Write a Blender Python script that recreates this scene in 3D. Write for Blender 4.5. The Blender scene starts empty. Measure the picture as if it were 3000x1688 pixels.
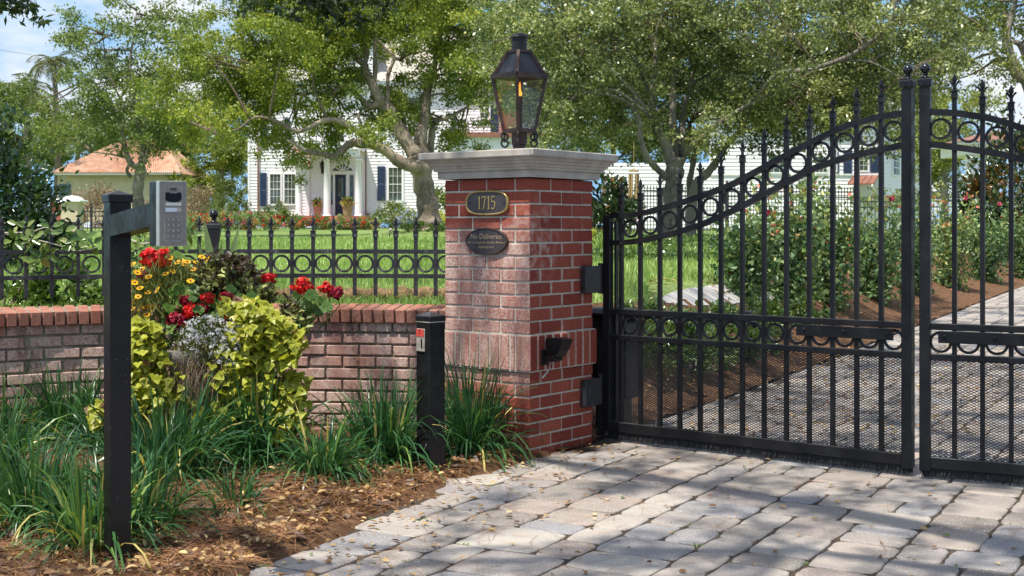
import bpy, math, random
import numpy as np
from mathutils import Vector, Matrix
random.seed(7)
rng = np.random.default_rng(11)
R = math.radians
scene = bpy.context.scene
COL = scene.collection

# ------------------------------------------------------------------ camera model (3000 x 1688 photograph)
F, CX, HY, EYE = 3750.0, 1500.0, 667.0, 1.255
def at(px, py, Y):
    return Vector(((px-CX)/F*Y, Y, EYE+(HY-py)/F*Y))
def ppm(Y):
    return F/Y

# ------------------------------------------------------------------ tagging
def tag(o, label=None, cat=None, group=None, kind=None):
    if label: o['label'] = label
    if cat: o['category'] = cat
    if group: o['group'] = group
    if kind: o['kind'] = kind
    return o
def empty(name, loc=(0,0,0), rz=0.0, label=None, cat=None, group=None):
    o = bpy.data.objects.new(name, None)
    COL.objects.link(o)
    o.location = loc; o.rotation_euler = (0,0,rz); o.empty_display_size = 0.1
    return tag(o, label, cat, group)
def link(name, me, parent=None, loc=None, rot=None):
    o = bpy.data.objects.new(name, me); COL.objects.link(o)
    if parent: o.parent = parent
    if loc is not None: o.location = loc
    if rot is not None: o.rotation_euler = rot
    return o

# ------------------------------------------------------------------ node helpers
class NT:
    def __init__(s, name):
        s.m = bpy.data.materials.new(name); s.m.use_nodes = True
        s.t = s.m.node_tree; s.t.nodes.clear()
        s.out = s.t.nodes.new('ShaderNodeOutputMaterial')
    def n(s, typ, **kw):
        nd = s.t.nodes.new('ShaderNode'+typ)
        for k, v in kw.items(): setattr(nd, k, v)
        return nd
    def l(s, a, b): s.t.links.new(a, b)
    def coord(s, which='Object'):
        if not hasattr(s, 'tc'): s.tc = s.n('TexCoord')
        return s.tc.outputs[which]
    def noise(s, scale, detail=4, rough=.55, vec=None, dist=0):
        nd = s.n('TexNoise'); nd.inputs['Scale'].default_value = scale
        nd.inputs['Detail'].default_value = detail; nd.inputs['Roughness'].default_value = rough
        nd.inputs['Distortion'].default_value = dist
        s.l(vec if vec is not None else s.coord(), nd.inputs['Vector'])
        return nd.outputs['Fac']
    def scaled(s, sc, which='Object'):
        mp = s.n('Mapping'); mp.inputs['Scale'].default_value = sc
        s.l(s.coord(which), mp.inputs['Vector']); return mp.outputs['Vector']
    def ramp(s, fac, stops):
        r = s.n('ValToRGB'); els = r.color_ramp.elements
        while len(els) < len(stops): els.new(.5)
        for e, (p, c) in zip(els, stops):
            e.position = p; e.color = (*c, 1) if len(c) == 3 else c
        s.l(fac, r.inputs['Fac']); return r.outputs['Color']
    def rng(s, fac, a, b, c=0, d=1, smooth=True):
        r = s.n('MapRange'); r.interpolation_type = 'SMOOTHSTEP' if smooth else 'LINEAR'
        for i, v in enumerate((a, b, c, d)): r.inputs[i+1].default_value = v
        s.l(fac, r.inputs[0]); return r.outputs[0]
    def math(s, op, a, b=None):
        m = s.n('Math', operation=op)
        for i, v in enumerate((a, b)):
            if v is None: continue
            if isinstance(v, (int, float)): m.inputs[i].default_value = v
            else: s.l(v, m.inputs[i])
        return m.outputs[0]
    def mix(s, fac, a, b, mode='MIX'):
        m = s.n('Mix', data_type='RGBA', blend_type=mode)
        for sock, v in ((m.inputs[0], fac), (m.inputs[6], a), (m.inputs[7], b)):
            if isinstance(v, (int, float)): sock.default_value = v
            elif isinstance(v, (tuple, list)): sock.default_value = (*v, 1)
            else: s.l(v, sock)
        return m.outputs[2]
    def attr(s, name='rnd'):
        a = s.n('Attribute'); a.attribute_name = name; return a.outputs['Fac']
    def bump(s, h, strength=.3, dist=.01):
        b = s.n('Bump'); b.inputs['Strength'].default_value = strength; b.inputs['Distance'].default_value = dist
        s.l(h, b.inputs['Height']); return b.outputs['Normal']
    def bsdf(s, color, rough=.5, metal=0, normal=None, spec=.5, trans=0, alpha=None, coat=0):
        b = s.n('BsdfPrincipled')
        if isinstance(color, (tuple, list)): b.inputs['Base Color'].default_value = (*color, 1)
        else: s.l(color, b.inputs['Base Color'])
        if isinstance(rough, (int, float)): b.inputs['Roughness'].default_value = rough
        else: s.l(rough, b.inputs['Roughness'])
        b.inputs['Metallic'].default_value = metal
        b.inputs['Specular IOR Level'].default_value = spec
        b.inputs['Transmission Weight'].default_value = trans
        b.inputs['Coat Weight'].default_value = coat
        if normal is not None: s.l(normal, b.inputs['Normal'])
        return b.outputs[0]
    def done(s, sh): s.l(sh, s.out.inputs['Surface']); return s.m

def plain(name, col, rough=.5, metal=0, var=.25, scale=8, bump=0, bscale=60, spec=.5, coat=0):
    t = NT(name)
    dark = tuple(c*(1-var) for c in col); lite = tuple(min(1, c*(1+var)) for c in col)
    c = t.ramp(t.noise(scale), [(.3, dark), (.7, lite)])
    nrm = t.bump(t.noise(bscale, 5), bump, .01) if bump else None
    return t.done(t.bsdf(c, rough, metal, nrm, spec, coat=coat))

def painted_iron(name, col, rough, wear, wcol, spec=.3):
    """black paint with dust on the upward faces, small chips and specks"""
    t = NT(name)
    c = t.ramp(t.noise(9), [(.3, tuple(x*.7 for x in col)), (.7, tuple(x*1.4 for x in col))])
    ge = t.n('NewGeometry'); sx = t.n('SeparateXYZ'); t.l(ge.outputs['Normal'], sx.inputs[0])
    dust = t.math('MULTIPLY', t.rng(sx.outputs['Z'], .5, .95), t.rng(t.noise(22, 5, .7), .35, .65, .15, .6))
    c = t.mix(dust, c, (.09,.085,.08))
    w = t.math('MULTIPLY', t.rng(t.noise(11, 5, .7), .5, .66), t.rng(t.noise(90, 4, .7), .45, .62))
    c = t.mix(t.math('MULTIPLY', w, wear), c, wcol)
    v = t.n('TexVoronoi'); v.inputs['Scale'].default_value = 38; t.l(t.coord(), v.inputs['Vector'])
    c = t.mix(t.rng(v.outputs['Distance'], .055, .035, 0, .55), c, (.45,.45,.45))
    r = t.rng(t.noise(14, 4), .35, .7, rough-.08, rough+.14)
    return t.done(t.bsdf(c, r, 0, t.bump(t.noise(110, 4), .12, .004), spec))

def leafmat(name, stops, trans=.35, rough=.45, spec=.4, tcol=1.25):
    """foliage: colour varies from leaf to leaf, part of the light passes through"""
    t = NT(name)
    a = t.attr('rnd')
    c = t.ramp(a, stops)
    p = t.bsdf(c, rough, 0, None, spec)
    tr = t.n('BsdfTranslucent')
    tc = t.mix(1.0, c, (1.15*tcol, 1.1*tcol, .55*tcol), 'MULTIPLY')
    t.l(tc, tr.inputs['Color'])
    m = t.n('MixShader'); m.inputs[0].default_value = trans
    t.l(p, m.inputs[1]); t.l(tr.outputs[0], m.inputs[2])
    return t.done(m.outputs[0])

# ------------------------------------------------------------------ mesh builder
class MB:
    def __init__(s): s.v = []; s.f = []; s.r = []
    def add(s, vs, fs, rnd=.5):
        o = len(s.v); s.v.extend([tuple(v) for v in vs])
        s.f.extend([tuple(i+o for i in f) for f in fs]); s.r.extend([rnd]*len(fs)); return s
    def box(s, c, d, rz=0, rnd=.5, M=None, ch=0):
        """box with centre c and full size d; ch = chamfer on the edges"""
        x, y, z = d[0]/2, d[1]/2, d[2]/2
        if ch > 0:
            pts = []
            for sx in (-1, 1):
                for sy in (-1, 1):
                    for sz in (-1, 1):
                        pts += [(sx*x, sy*(y-ch), sz*(z-ch)), (sx*(x-ch), sy*y, sz*(z-ch)), (sx*(x-ch), sy*(y-ch), sz*z)]
            idx = lambda a, b, c_: ((a*2+b)*2+c_)*3
            fs = []
            for a in (0, 1):
                q = [idx(a, 0, 0), idx(a, 1, 0), idx(a, 1, 1), idx(a, 0, 1)]; fs.append(q if a else q[::-1])
                q = [idx(0, a, 0)+1, idx(1, a, 0)+1, idx(1, a, 1)+1, idx(0, a, 1)+1]; fs.append(q[::-1] if a else q)
                q = [idx(0, 0, a)+2, idx(1, 0, a)+2, idx(1, 1, a)+2, idx(0, 1, a)+2]; fs.append(q if a else q[::-1])
            for a in (0, 1):
                for b in (0, 1):
                    q = [idx(a, b, 0), idx(a, b, 1), idx(a, b, 1)+1, idx(a, b, 0)+1]; fs.append(q if a != b else q[::-1])
                    q = [idx(a, 0, b), idx(a, 1, b), idx(a, 1, b)+2, idx(a, 0, b)+2]; fs.append(q if a == b else q[::-1])
                    q = [idx(0, a, b)+1, idx(1, a, b)+1, idx(1, a, b)+2, idx(0, a, b)+2]; fs.append(q if a != b else q[::-1])
                    for c_ in (0, 1):
                        i = idx(a, b, c_); q = [i, i+1, i+2]; fs.append(q if (a+b+c_) % 2 else q[::-1])
        else:
            pts = [(sx*x, sy*y, sz*z) for sx in (-1, 1) for sy in (-1, 1) for sz in (-1, 1)]
            fs = [(0,1,3,2),(4,6,7,5),(0,4,5,1),(2,3,7,6),(0,2,6,4),(1,5,7,3)]
        if M is not None: vs = [M @ Vector(p) for p in pts]
        else:
            ca, sa = math.cos(rz), math.sin(rz)
            vs = [(c[0]+p[0]*ca-p[1]*sa, c[1]+p[0]*sa+p[1]*ca, c[2]+p[2]) for p in pts]
        return s.add(vs, fs, rnd)
    def bar(s, a, b, w, h=None, up=(0,0,1), rnd=.5):
        """rectangular bar from a to b, w wide across, h along up"""
        a, b = Vector(a), Vector(b); h = h or w; d = (b-a).normalized(); up = Vector(up)
        if abs(d.dot(up)) > .99: up = Vector((0,1,0))
        sd = d.cross(up).normalized(); u = sd.cross(d)
        vs = []
        for p in (a, b):
            for i, j in ((-1,-1),(1,-1),(1,1),(-1,1)): vs.append(p+sd*w/2*i+u*h/2*j)
        return s.add(vs, [(0,3,2,1),(4,5,6,7),(0,1,5,4),(1,2,6,5),(2,3,7,6),(3,0,4,7)], rnd)
    def sweep(s, pts, w, h, up=(0,0,1), rnd=.5):
        """rectangular section swept along a polyline"""
        P = [Vector(p) for p in pts]; up = Vector(up); vs = []
        for i, p in enumerate(P):
            d = (P[min(i+1, len(P)-1)]-P[max(i-1, 0)]).normalized()
            sd = d.cross(up).normalized(); u = sd.cross(d)
            for a, b in ((-1,-1),(1,-1),(1,1),(-1,1)): vs.append(p+sd*w/2*a+u*h/2*b)
        fs = [(0,3,2,1)]
        n = len(P)
        for i in range(n-1):
            for k in range(4):
                fs.append((i*4+k, i*4+(k+1)%4, (i+1)*4+(k+1)%4, (i+1)*4+k))
        e = (n-1)*4; fs.append((e, e+1, e+2, e+3))
        return s.add(vs, fs, rnd)
    def tube(s, pts, rad, n=8, rnd=.5, jit=0):
        P = [Vector(p) for p in pts]
        rad = [rad]*len(P) if isinstance(rad, (int, float)) else rad
        vs = []; ref = Vector((0.31, .22, .93))
        for i, p in enumerate(P):
            d = P[min(i+1, len(P)-1)]-P[max(i-1, 0)]
            d = d.normalized() if d.length > 1e-9 else Vector((0,0,1))
            rf = ref if abs(d.dot(ref)) < .95 else Vector((1,0,0))
            a = d.cross(rf).normalized(); b = d.cross(a)
            for k in range(n):
                t = 2*math.pi*k/n; rr = rad[i]*(1+jit*(random.random()-.5))
                vs.append(p+(a*math.cos(t)+b*math.sin(t))*rr)
        fs = []
        for i in range(len(P)-1):
            for k in range(n):
                fs.append((i*n+k, (i+1)*n+k, (i+1)*n+(k+1)%n, i*n+(k+1)%n))
        fs.append(tuple(range(n))); e = (len(P)-1)*n
        fs.append(tuple(e+k for k in reversed(range(n))))
        return s.add(vs, fs, rnd)
    def lathe(s, prof, n=24, c=(0,0,0), rnd=.5, sq=False):
        """profile [(r, z)] turned about the vertical through c"""
        vs = []
        for r, z in prof:
            for k in range(n):
                t = 2*math.pi*(k+(.5 if sq else 0))/n
                vs.append((c[0]+r*math.cos(t), c[1]+r*math.sin(t), c[2]+z))
        fs = []
        for i in range(len(prof)-1):
            for k in range(n):
                fs.append((i*n+k, i*n+(k+1)%n, (i+1)*n+(k+1)%n, (i+1)*n+k))
        fs.append(tuple(reversed(range(n)))); e = (len(prof)-1)*n
        fs.append(tuple(e+k for k in range(n)))
        return s.add(vs, fs, rnd)
    def prism(s, poly, a, b, M=None, rnd=.5):
        """2-D outline extruded from a to b along the third axis, mapped by M"""
        n = len(poly)
        vs = [Vector((x, y, a)) for x, y in poly]+[Vector((x, y, b)) for x, y in poly]
        if M is not None: vs = [M @ v for v in vs]
        fs = [tuple(reversed(range(n))), tuple(range(n, 2*n))]
        fs += [(i, (i+1)%n, n+(i+1)%n, n+i) for i in range(n)]
        return s.add(vs, fs, rnd)
    def ring(s, c, ro, ri, t, n=28, ax='y', rnd=.5):
        """flat ring in the x-z plane, thickness t along y"""
        vs = []
        for k in range(n):
            q = 2*math.pi*k/n; co, si = math.cos(q), math.sin(q)
            for r, y in ((ro, -t/2), (ro, t/2), (ri, t/2), (ri, -t/2)):
                vs.append((c[0]+r*co, c[1]+y, c[2]+r*si))
        fs = []
        for k in range(n):
            k2 = (k+1) % n
            for j in range(4):
                fs.append((k*4+j, k*4+(j+1)%4, k2*4+(j+1)%4, k2*4+j))
        return s.add(vs, fs, rnd)
    def mesh(s, name, mat, smooth=False):
        me = bpy.data.meshes.new(name); me.from_pydata(s.v, [], s.f)
        at_ = me.attributes.new('rnd', 'FLOAT', 'FACE'); at_.data.foreach_set('value', s.r)
        if mat: me.materials.append(mat)
        if smooth: me.polygons.foreach_set('use_smooth', [True]*len(me.polygons))
        me.update(); return me
    def build(s, name, mat, parent=None, smooth=False, loc=None, rot=None):
        return link(name, s.mesh(name, mat, smooth), parent, loc, rot)

def npmesh(name, V, Fq, rnd, mat, smooth=False):
    """V (n,3), Fq (m,k) equal-sided faces, rnd (m,)"""
    me = bpy.data.meshes.new(name); k = Fq.shape[1]
    me.vertices.add(len(V)); me.vertices.foreach_set('co', np.ascontiguousarray(V, dtype=np.float32).ravel())
    me.loops.add(Fq.size); me.loops.foreach_set('vertex_index', np.ascontiguousarray(Fq, dtype=np.int32).ravel())
    me.polygons.add(len(Fq)); me.polygons.foreach_set('loop_start', np.arange(0, Fq.size, k, dtype=np.int32))
    me.update(calc_edges=True)
    a = me.attributes.new('rnd', 'FLOAT', 'FACE'); a.data.foreach_set('value', np.clip(rnd, 0, 1).astype(np.float32))
    if smooth: me.polygons.foreach_set('use_smooth', np.ones(len(Fq), dtype=bool))
    me.materials.append(mat); return me

def unit(a): return a/np.maximum(np.linalg.norm(a, axis=-1, keepdims=True), 1e-9)
def randdir(n): return unit(rng.normal(size=(n, 3)))

class LV:
    """leaf collector: rhombic leaves (small) or six-point oval leaves (large)"""
    def __init__(s): s.V = []; s.F = []; s.r = []; s.n = 0
    def leaves(s, P, D, L, W, rnd, up=None, oval=False, fold=.18, droop=0, shape=(.3, .7, .8, .75)):
        P = np.atleast_2d(np.asarray(P, float)); n = len(P)
        D = unit(np.asarray(D, float).reshape(-1, 3)); L = np.broadcast_to(np.asarray(L, float), (n,))[:, None]
        W = np.broadcast_to(np.asarray(W, float), (n,))[:, None]
        if up is None: U = randdir(n)
        else: U = np.broadcast_to(np.asarray(up, float), (n, 3))
        S = unit(np.cross(D, U)+1e-6); N = np.cross(S, D)
        tip = P+D*L-N*L*droop
        if oval:
            a, b, wa, wb = shape
            q = [P, P+D*L*a+S*W*.5*wa*1.2+N*W*fold, P+D*L*b+S*W*.5*wb+N*W*fold-N*L*droop*.5, tip,
                 P+D*L*b-S*W*.5*wb+N*W*fold-N*L*droop*.5, P+D*L*a-S*W*.5*wa*1.2+N*W*fold]
            V = np.stack(q, 1).reshape(-1, 3); o = s.n+np.arange(n)[:, None]*6
            Fq = np.concatenate([o+np.array([[0,1,2,3]]), o+np.array([[0,3,4,5]])]); rr = np.tile(np.broadcast_to(rnd, (n,)), 2)
        else:
            V = np.stack([P, P+D*L*.45+S*W*.5+N*W*fold, tip, P+D*L*.45-S*W*.5+N*W*fold], 1).reshape(-1, 3)
            Fq = s.n+np.arange(n*4).reshape(n, 4); rr = np.broadcast_to(rnd, (n,))
        s.V.append(V); s.F.append(Fq); s.r.append(np.array(rr)); s.n += len(V); return s
    def ribbons(s, base, D0, L, W, rnd, grav=.6, seg=6, taper=1.0, up=(0,0,1)):
        """arching blades: start base, direction D0, bending down with grav"""
        base = np.atleast_2d(base); n = len(base); D = unit(np.asarray(D0, float)); L = np.broadcast_to(L, (n,))[:, None]; W = np.broadcast_to(W, (n,))[:, None]
        grav = np.broadcast_to(grav, (n,))[:, None]
        P = np.array(base, float); S = unit(np.cross(D, np.array([[0,0,1.]])+rng.normal(size=(n,3))*.25)); rows = []
        for i in range(seg+1):
            t = i/seg; w = W*(.55+.9*t if t < .35 else (1-((t-.35)/.65)**2.2*taper)*.87)
            w = np.maximum(w, W*.04)
            rows.append(np.stack([P-S*w*.5, P+S*w*.5], 1))
            D = unit(D+np.array([[0,0,-1.]])*grav/seg*(.4+1.2*t)); P = P+D*L/seg
        A = np.stack(rows, 1).reshape(n, -1, 3)      # n,(seg+1)*2,3
        m = (seg+1)*2; V = A.reshape(-1, 3)
        f = np.array([[2*i, 2*i+1, 2*i+3, 2*i+2] for i in range(seg)])
        Fq = (s.n+np.arange(n)[:, None, None]*m+f[None]).reshape(-1, 4)
        s.V.append(V); s.F.append(Fq); s.r.append(np.repeat(np.broadcast_to(rnd, (n,)), seg)); s.n += len(V); return s
    def build(s, name, mat, parent=None, loc=None, smooth=False):
        me = npmesh(name, np.concatenate(s.V), np.concatenate(s.F), np.concatenate(s.r), mat, smooth)
        return link(name, me, parent, loc)

def catmull(pts, n=6):
    P = [Vector(p) for p in pts]; out = []
    for i in range(len(P)-1):
        p0, p1, p2, p3 = P[max(i-1, 0)], P[i], P[i+1], P[min(i+2, len(P)-1)]
        for k in range(n):
            t = k/n
            out.append(.5*((2*p1)+(p2-p0)*t+(2*p0-5*p1+4*p2-p3)*t*t+(3*p1-p0-3*p2+p3)*t**3))
    out.append(P[-1]); return out

def text_mesh(body, size, ext=.002, align='CENTER'):
    cu = bpy.data.curves.new('lettering', 'FONT'); cu.body = body; cu.size = size; cu.extrude = ext
    cu.align_x = align; cu.align_y = 'CENTER'; cu.resolution_u = 3
    o = bpy.data.objects.new('lettering', cu); COL.objects.link(o)
    bpy.context.view_layer.update()
    dg = bpy.context.evaluated_depsgraph_get()
    me = bpy.data.meshes.new_from_object(o.evaluated_get(dg))
    bpy.data.objects.remove(o); bpy.data.curves.remove(cu); return me

# ------------------------------------------------------------------ world, sun, camera
SUN_EL, SUN_H = R(66), Vector((-.62, -.785, 0)).normalized()
SUN = Vector((SUN_H.x*math.cos(SUN_EL), SUN_H.y*math.cos(SUN_EL), math.sin(SUN_EL)))
CLOUD = (.35, .1, .22)
def make_world():
    w = bpy.data.worlds.new('World'); scene.world = w; w.use_nodes = True
    t = w.node_tree; t.nodes.clear()
    out = t.nodes.new('ShaderNodeOutputWorld'); bg = t.nodes.new('ShaderNodeBackground')
    sky = t.nodes.new('ShaderNodeTexSky'); sky.sky_type = 'NISHITA'; sky.sun_disc = False
    sky.sun_elevation = SUN_EL; sky.sun_rotation = math.atan2(SUN_H.x, SUN_H.y)
    sky.air_density = 1.0; sky.dust_density = 1.0; sky.ozone_density = 1.0
    tc = t.nodes.new('ShaderNodeTexCoord')
    sep = t.nodes.new('ShaderNodeSeparateXYZ'); t.links.new(tc.outputs['Generated'], sep.inputs[0])
    hz = t.nodes.new('ShaderNodeValToRGB'); hz.color_ramp.interpolation = 'EASE'
    hz.color_ramp.elements[0].position = .30; hz.color_ramp.elements[0].color = (1, 1, 1, 1); hz.color_ramp.elements[1].position = .62; hz.color_ramp.elements[1].color = (0, 0, 0, 1)
    t.links.new(sep.outputs['Z'], hz.inputs['Fac'])
    low = t.nodes.new('ShaderNodeMix'); low.data_type = 'RGBA'; low.inputs[7].default_value = (1.55, 2.9, 4.5, 1)
    t.links.new(hz.outputs['Color'], low.inputs[0]); t.links.new(sky.outputs[0], low.inputs[6])
    mp = t.nodes.new('ShaderNodeMapping'); mp.inputs['Scale'].default_value = (1.0, 1.0, 2.4); mp.inputs['Location'].default_value = CLOUD
    nz = t.nodes.new('ShaderNodeTexNoise'); nz.inputs['Scale'].default_value = 4.6; nz.inputs['Detail'].default_value = 7; nz.inputs['Roughness'].default_value = .52
    rp = t.nodes.new('ShaderNodeValToRGB'); rp.color_ramp.elements[0].position = .49; rp.color_ramp.elements[1].position = .60
    mx = t.nodes.new('ShaderNodeMix'); mx.data_type = 'RGBA'; mx.inputs[7].default_value = (4.6, 4.7, 4.9, 1)
    t.links.new(tc.outputs['Generated'], mp.inputs['Vector']); t.links.new(mp.outputs[0], nz.inputs['Vector'])
    t.links.new(nz.outputs['Fac'], rp.inputs['Fac']); t.links.new(rp.outputs['Color'], mx.inputs[0])
    t.links.new(low.outputs[2], mx.inputs[6]); t.links.new(mx.outputs[2], bg.inputs['Color'])
    bg.inputs['Strength'].default_value = .145
    t.links.new(bg.outputs[0], out.inputs['Surface'])
make_world()
sl = bpy.data.lights.new('sun', 'SUN'); sl.energy = 4.2; sl.angle = R(.53); sl.color = (1, .945, .84)
so = bpy.data.objects.new('sun', sl); COL.objects.link(so); so.rotation_euler = SUN.to_track_quat('Z', 'Y').to_euler(); so.location = (0, 0, 30)
cam = bpy.data.cameras.new('camera'); cam.lens = 45; cam.sensor_width = 36; cam.shift_y = (HY-844)/3000.0
cam.clip_start = .1; cam.clip_end = 1500
cam.dof.use_dof = True; cam.dof.focus_distance = 7.0; cam.dof.aperture_fstop = 10
co = bpy.data.objects.new('camera', cam); COL.objects.link(co); co.location = (0, 0, EYE); co.rotation_euler = (R(90), 0, 0)
scene.camera = co
scene.view_settings.view_transform = 'Standard'; scene.view_settings.look = 'None'; scene.view_settings.exposure = .6; scene.view_settings.gamma = 1

# ------------------------------------------------------------------ materials
M = {}
M['iron'] = painted_iron('black_iron', (.009,.0095,.0115), .44, .25, (.055,.05,.05))
M['fence_iron'] = painted_iron('weathered_iron', (.026,.026,.030), .46, .8, (.20,.20,.21), .4)
M['black_gloss'] = plain('black_gloss', (.012,.013,.016), .16, 0, .2, 6)
M['post_black'] = painted_iron('black_powder_coat', (.0085,.0085,.0095), .36, .15, (.06,.055,.05))
M['brush'] = plain('black_bristle', (.010,.011,.014), .7, 0, .4, 30)
M['steel_box'] = plain('dark_steel', (.026,.028,.033), .5, .1, .4, 20, .1, 80)
M['plastic'] = plain('black_plastic', (.008,.008,.010), .42, 0, .15, 20, .05, 200, .3)
M['copper'] = plain('aged_copper', (.055,.030,.026), .5, .3, .5, 18, .12, 70)
M['copper_dark'] = plain('smoked_copper', (.020,.018,.020), .5, .2, .45, 16, .08, 60)
M['steel'] = plain('brushed_steel', (.25,.232,.212), .42, .6, .06, 40, .03, 250)
M['steel_lite'] = plain('bright_steel', (.72,.70,.63), .35, .6, .05, 30)
M['brass'] = plain('brass', (.52,.36,.14), .38, .7, .15, 30)
M['bronze'] = plain('bronze_plate', (.052,.044,.046), .42, .15, .2, 20, .05, 120)
M['lettering'] = plain('bronze_lettering', (.42,.30,.20), .42, .45, .1, 20)
M['red_label'] = plain('red_label', (.52,.06,.045), .5, 0, .2, 30)
M['reader'] = plain('grey_reader', (.40,.36,.31), .5, .2, .45, 25)
M['white_paint'] = plain('white_paint', (.86,.83,.84), .5, 0, .03, 3)
M['navy'] = plain('navy_paint', (.045,.065,.14), .5, 0, .15, 6)
M['door_blue'] = plain('dark_blue_door', (.018,.028,.065), .35, 0, .15, 6)
M['copper_roof'] = plain('copper_roof', (.30,.13,.09), .5, .2, .2, 4)
M['terracotta'] = plain('terracotta', (.45,.24,.15), .8, 0, .2, 8)
M['stone_pot'] = plain('stone_pot', (.20,.185,.165), .9, 0, .35, 12, .4, 40)
M['soil'] = plain('soil', (.06,.04,.028), .95, 0, .4, 20, .5, 60)
M['concrete'] = plain('pale_concrete', (.43,.41,.385), .85, 0, .1, 3, .15, 60)
M['stucco'] = plain('cream_stucco', (.60,.50,.34), .85, 0, .1, 3)
M['bamboo'] = plain('bamboo', (.40,.26,.10), .5, 0, .2, 30)
M['burlap'] = plain('burlap', (.20,.125,.06), .95, 0, .6, 22, .8, 40)
M['cable'] = plain('grey_cable', (.22,.22,.22), .5, 0, .1, 10)
M['straw'] = leafmat('dry_stems', [(0, (.16,.10,.06)), (1, (.34,.24,.15))], .1)

def bark(name, a, b, sc=4):
    t = NT(name)
    v = t.scaled((sc*2.2, sc*2.2, sc*.5))
    n1 = t.noise(3.2, 8, .65, v, .4); n2 = t.noise(1.1, 3)
    c = t.ramp(n1, [(.36, a), (.62, b)])
    c = t.mix(t.rng(n2, .42, .62), c, tuple(x*1.25 for x in b))
    return t.done(t.bsdf(c, .9, 0, t.bump(n1, .9, .06)))
M['bark'] = bark('oak_bark', (.085,.062,.045), (.33,.26,.195))
M['bark_grey'] = bark('grey_bark', (.07,.06,.048), (.27,.235,.19))
M['twig'] = plain('twig', (.16,.12,.085), .9, 0, .3, 10)

def brickmat(name, cols, white=.5, left_face=True, dirt=0, hi=1.35):
    t = NT(name)
    c = t.ramp(t.attr('rnd'), [(0, cols[0]), (.5, cols[1]), (1, cols[2])])
    c = t.mix(t.rng(t.noise(55, 5), .35, .75, 0, .5), c, tuple(x*.55 for x in cols[0]))
    # salt bloom: soft patches broken up by a fine crackle
    patch = t.rng(t.noise(2.6, 5, .6), .40, .66)
    crack = t.rng(t.noise(85, 6, .7, None, 1.2), .42, .56)
    streak = t.rng(t.noise(6, 4, .6, t.scaled((2.2, 2.2, .35))), .42, .62)
    m = t.math('MULTIPLY', t.math('MULTIPLY', patch, crack), 1.0)
    m = t.math('ADD', m, t.math('MULTIPLY', t.math('MULTIPLY', streak, crack), .45))
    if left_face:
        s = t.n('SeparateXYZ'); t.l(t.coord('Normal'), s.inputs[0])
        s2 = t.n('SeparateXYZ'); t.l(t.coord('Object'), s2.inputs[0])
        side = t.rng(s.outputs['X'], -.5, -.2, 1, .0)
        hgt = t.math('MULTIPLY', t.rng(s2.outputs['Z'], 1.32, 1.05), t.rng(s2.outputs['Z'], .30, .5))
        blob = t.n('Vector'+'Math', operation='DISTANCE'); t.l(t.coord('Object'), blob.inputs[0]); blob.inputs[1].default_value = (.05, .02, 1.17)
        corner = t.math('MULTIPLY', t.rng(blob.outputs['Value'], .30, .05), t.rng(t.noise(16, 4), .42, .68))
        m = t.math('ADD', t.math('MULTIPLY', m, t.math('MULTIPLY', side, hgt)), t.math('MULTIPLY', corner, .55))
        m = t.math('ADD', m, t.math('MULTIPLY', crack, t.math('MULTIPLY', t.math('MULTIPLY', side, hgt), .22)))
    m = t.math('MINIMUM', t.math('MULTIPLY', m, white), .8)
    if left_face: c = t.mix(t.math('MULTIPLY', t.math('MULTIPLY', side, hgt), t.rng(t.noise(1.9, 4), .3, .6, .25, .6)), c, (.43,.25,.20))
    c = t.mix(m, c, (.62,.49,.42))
    if dirt:
        d = t.math('MULTIPLY', t.rng(t.noise(5, 5, .7, t.scaled((1.6, 1.6, .5))), .50, .66), t.rng(t.noise(70, 4, .7), .38, .55))
        c = t.mix(t.math('MULTIPLY', d, dirt), c, (.045,.018,.014))
    return t.done(t.bsdf(c, .86, 0, t.bump(t.noise(90, 6, .6), .35, .006), .25))
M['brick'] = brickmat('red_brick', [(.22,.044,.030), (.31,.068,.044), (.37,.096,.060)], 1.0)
M['wall_brick'] = brickmat('aged_wall_brick', [(.36,.18,.145), (.46,.265,.22), (.39,.185,.135)], 1.25, False, .8)
M['coping_brick'] = brickmat('coping_brick', [(.32,.115,.075), (.40,.165,.11), (.35,.13,.085)], .25, False, .55)
M['mortar'] = plain('mortar', (.53,.49,.41), .95, 0, .22, 20, .5, 120)
M['wall_mortar'] = plain('aged_mortar', (.27,.235,.18), .95, 0, .35, 14, .6, 90)
M['house_brick'] = plain('house_brick', (.36,.12,.08), .85, 0, .2, 6)

t = NT('cap_stone'); n1 = t.noise(9, 6); n2 = t.noise(160, 3)
c = t.ramp(n1, [(.3, (.36,.32,.27)), (.7, (.54,.49,.43))])
c = t.mix(t.rng(t.noise(5, 5, .7, t.scaled((1.5, 1.5, 1))), .55, .75, 0, .55), c, (.17,.14,.11))
M['cap_stone'] = t.done(t.bsdf(c, .9, 0, t.bump(n2, .35, .004), .2))

# glass of the lantern and the house windows
def glassmat(name, tint, mixv, rough=.03):
    t = NT(name)
    tr = t.n('BsdfTransparent'); tr.inputs[0].default_value = (*tint, 1)
    gl = t.n('BsdfGlossy'); gl.inputs['Roughness'].default_value = rough; gl.inputs['Color'].default_value = (.9,.9,.9,1)
    fr = t.n('LayerWeight'); fr.inputs[0].default_value = .25
    m = t.n('MixShader'); f = t.math('ADD', t.math('MULTIPLY', fr.outputs['Facing'], .25), mixv); t.l(f, m.inputs[0])
    t.l(tr.outputs[0], m.inputs[1]); t.l(gl.outputs[0], m.inputs[2]); return t.done(m.outputs[0])
M['lantern_glass'] = glassmat('lantern_glass', (.72,.73,.72), .05)
t = NT('sooty_glass')
c = t.ramp(t.noise(7, 5, .6), [(.35, (.010,.010,.013)), (.65, (.035,.036,.042))])
M['sooty_glass'] = t.done(t.bsdf(c, .28, 0, None, .35))
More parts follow.
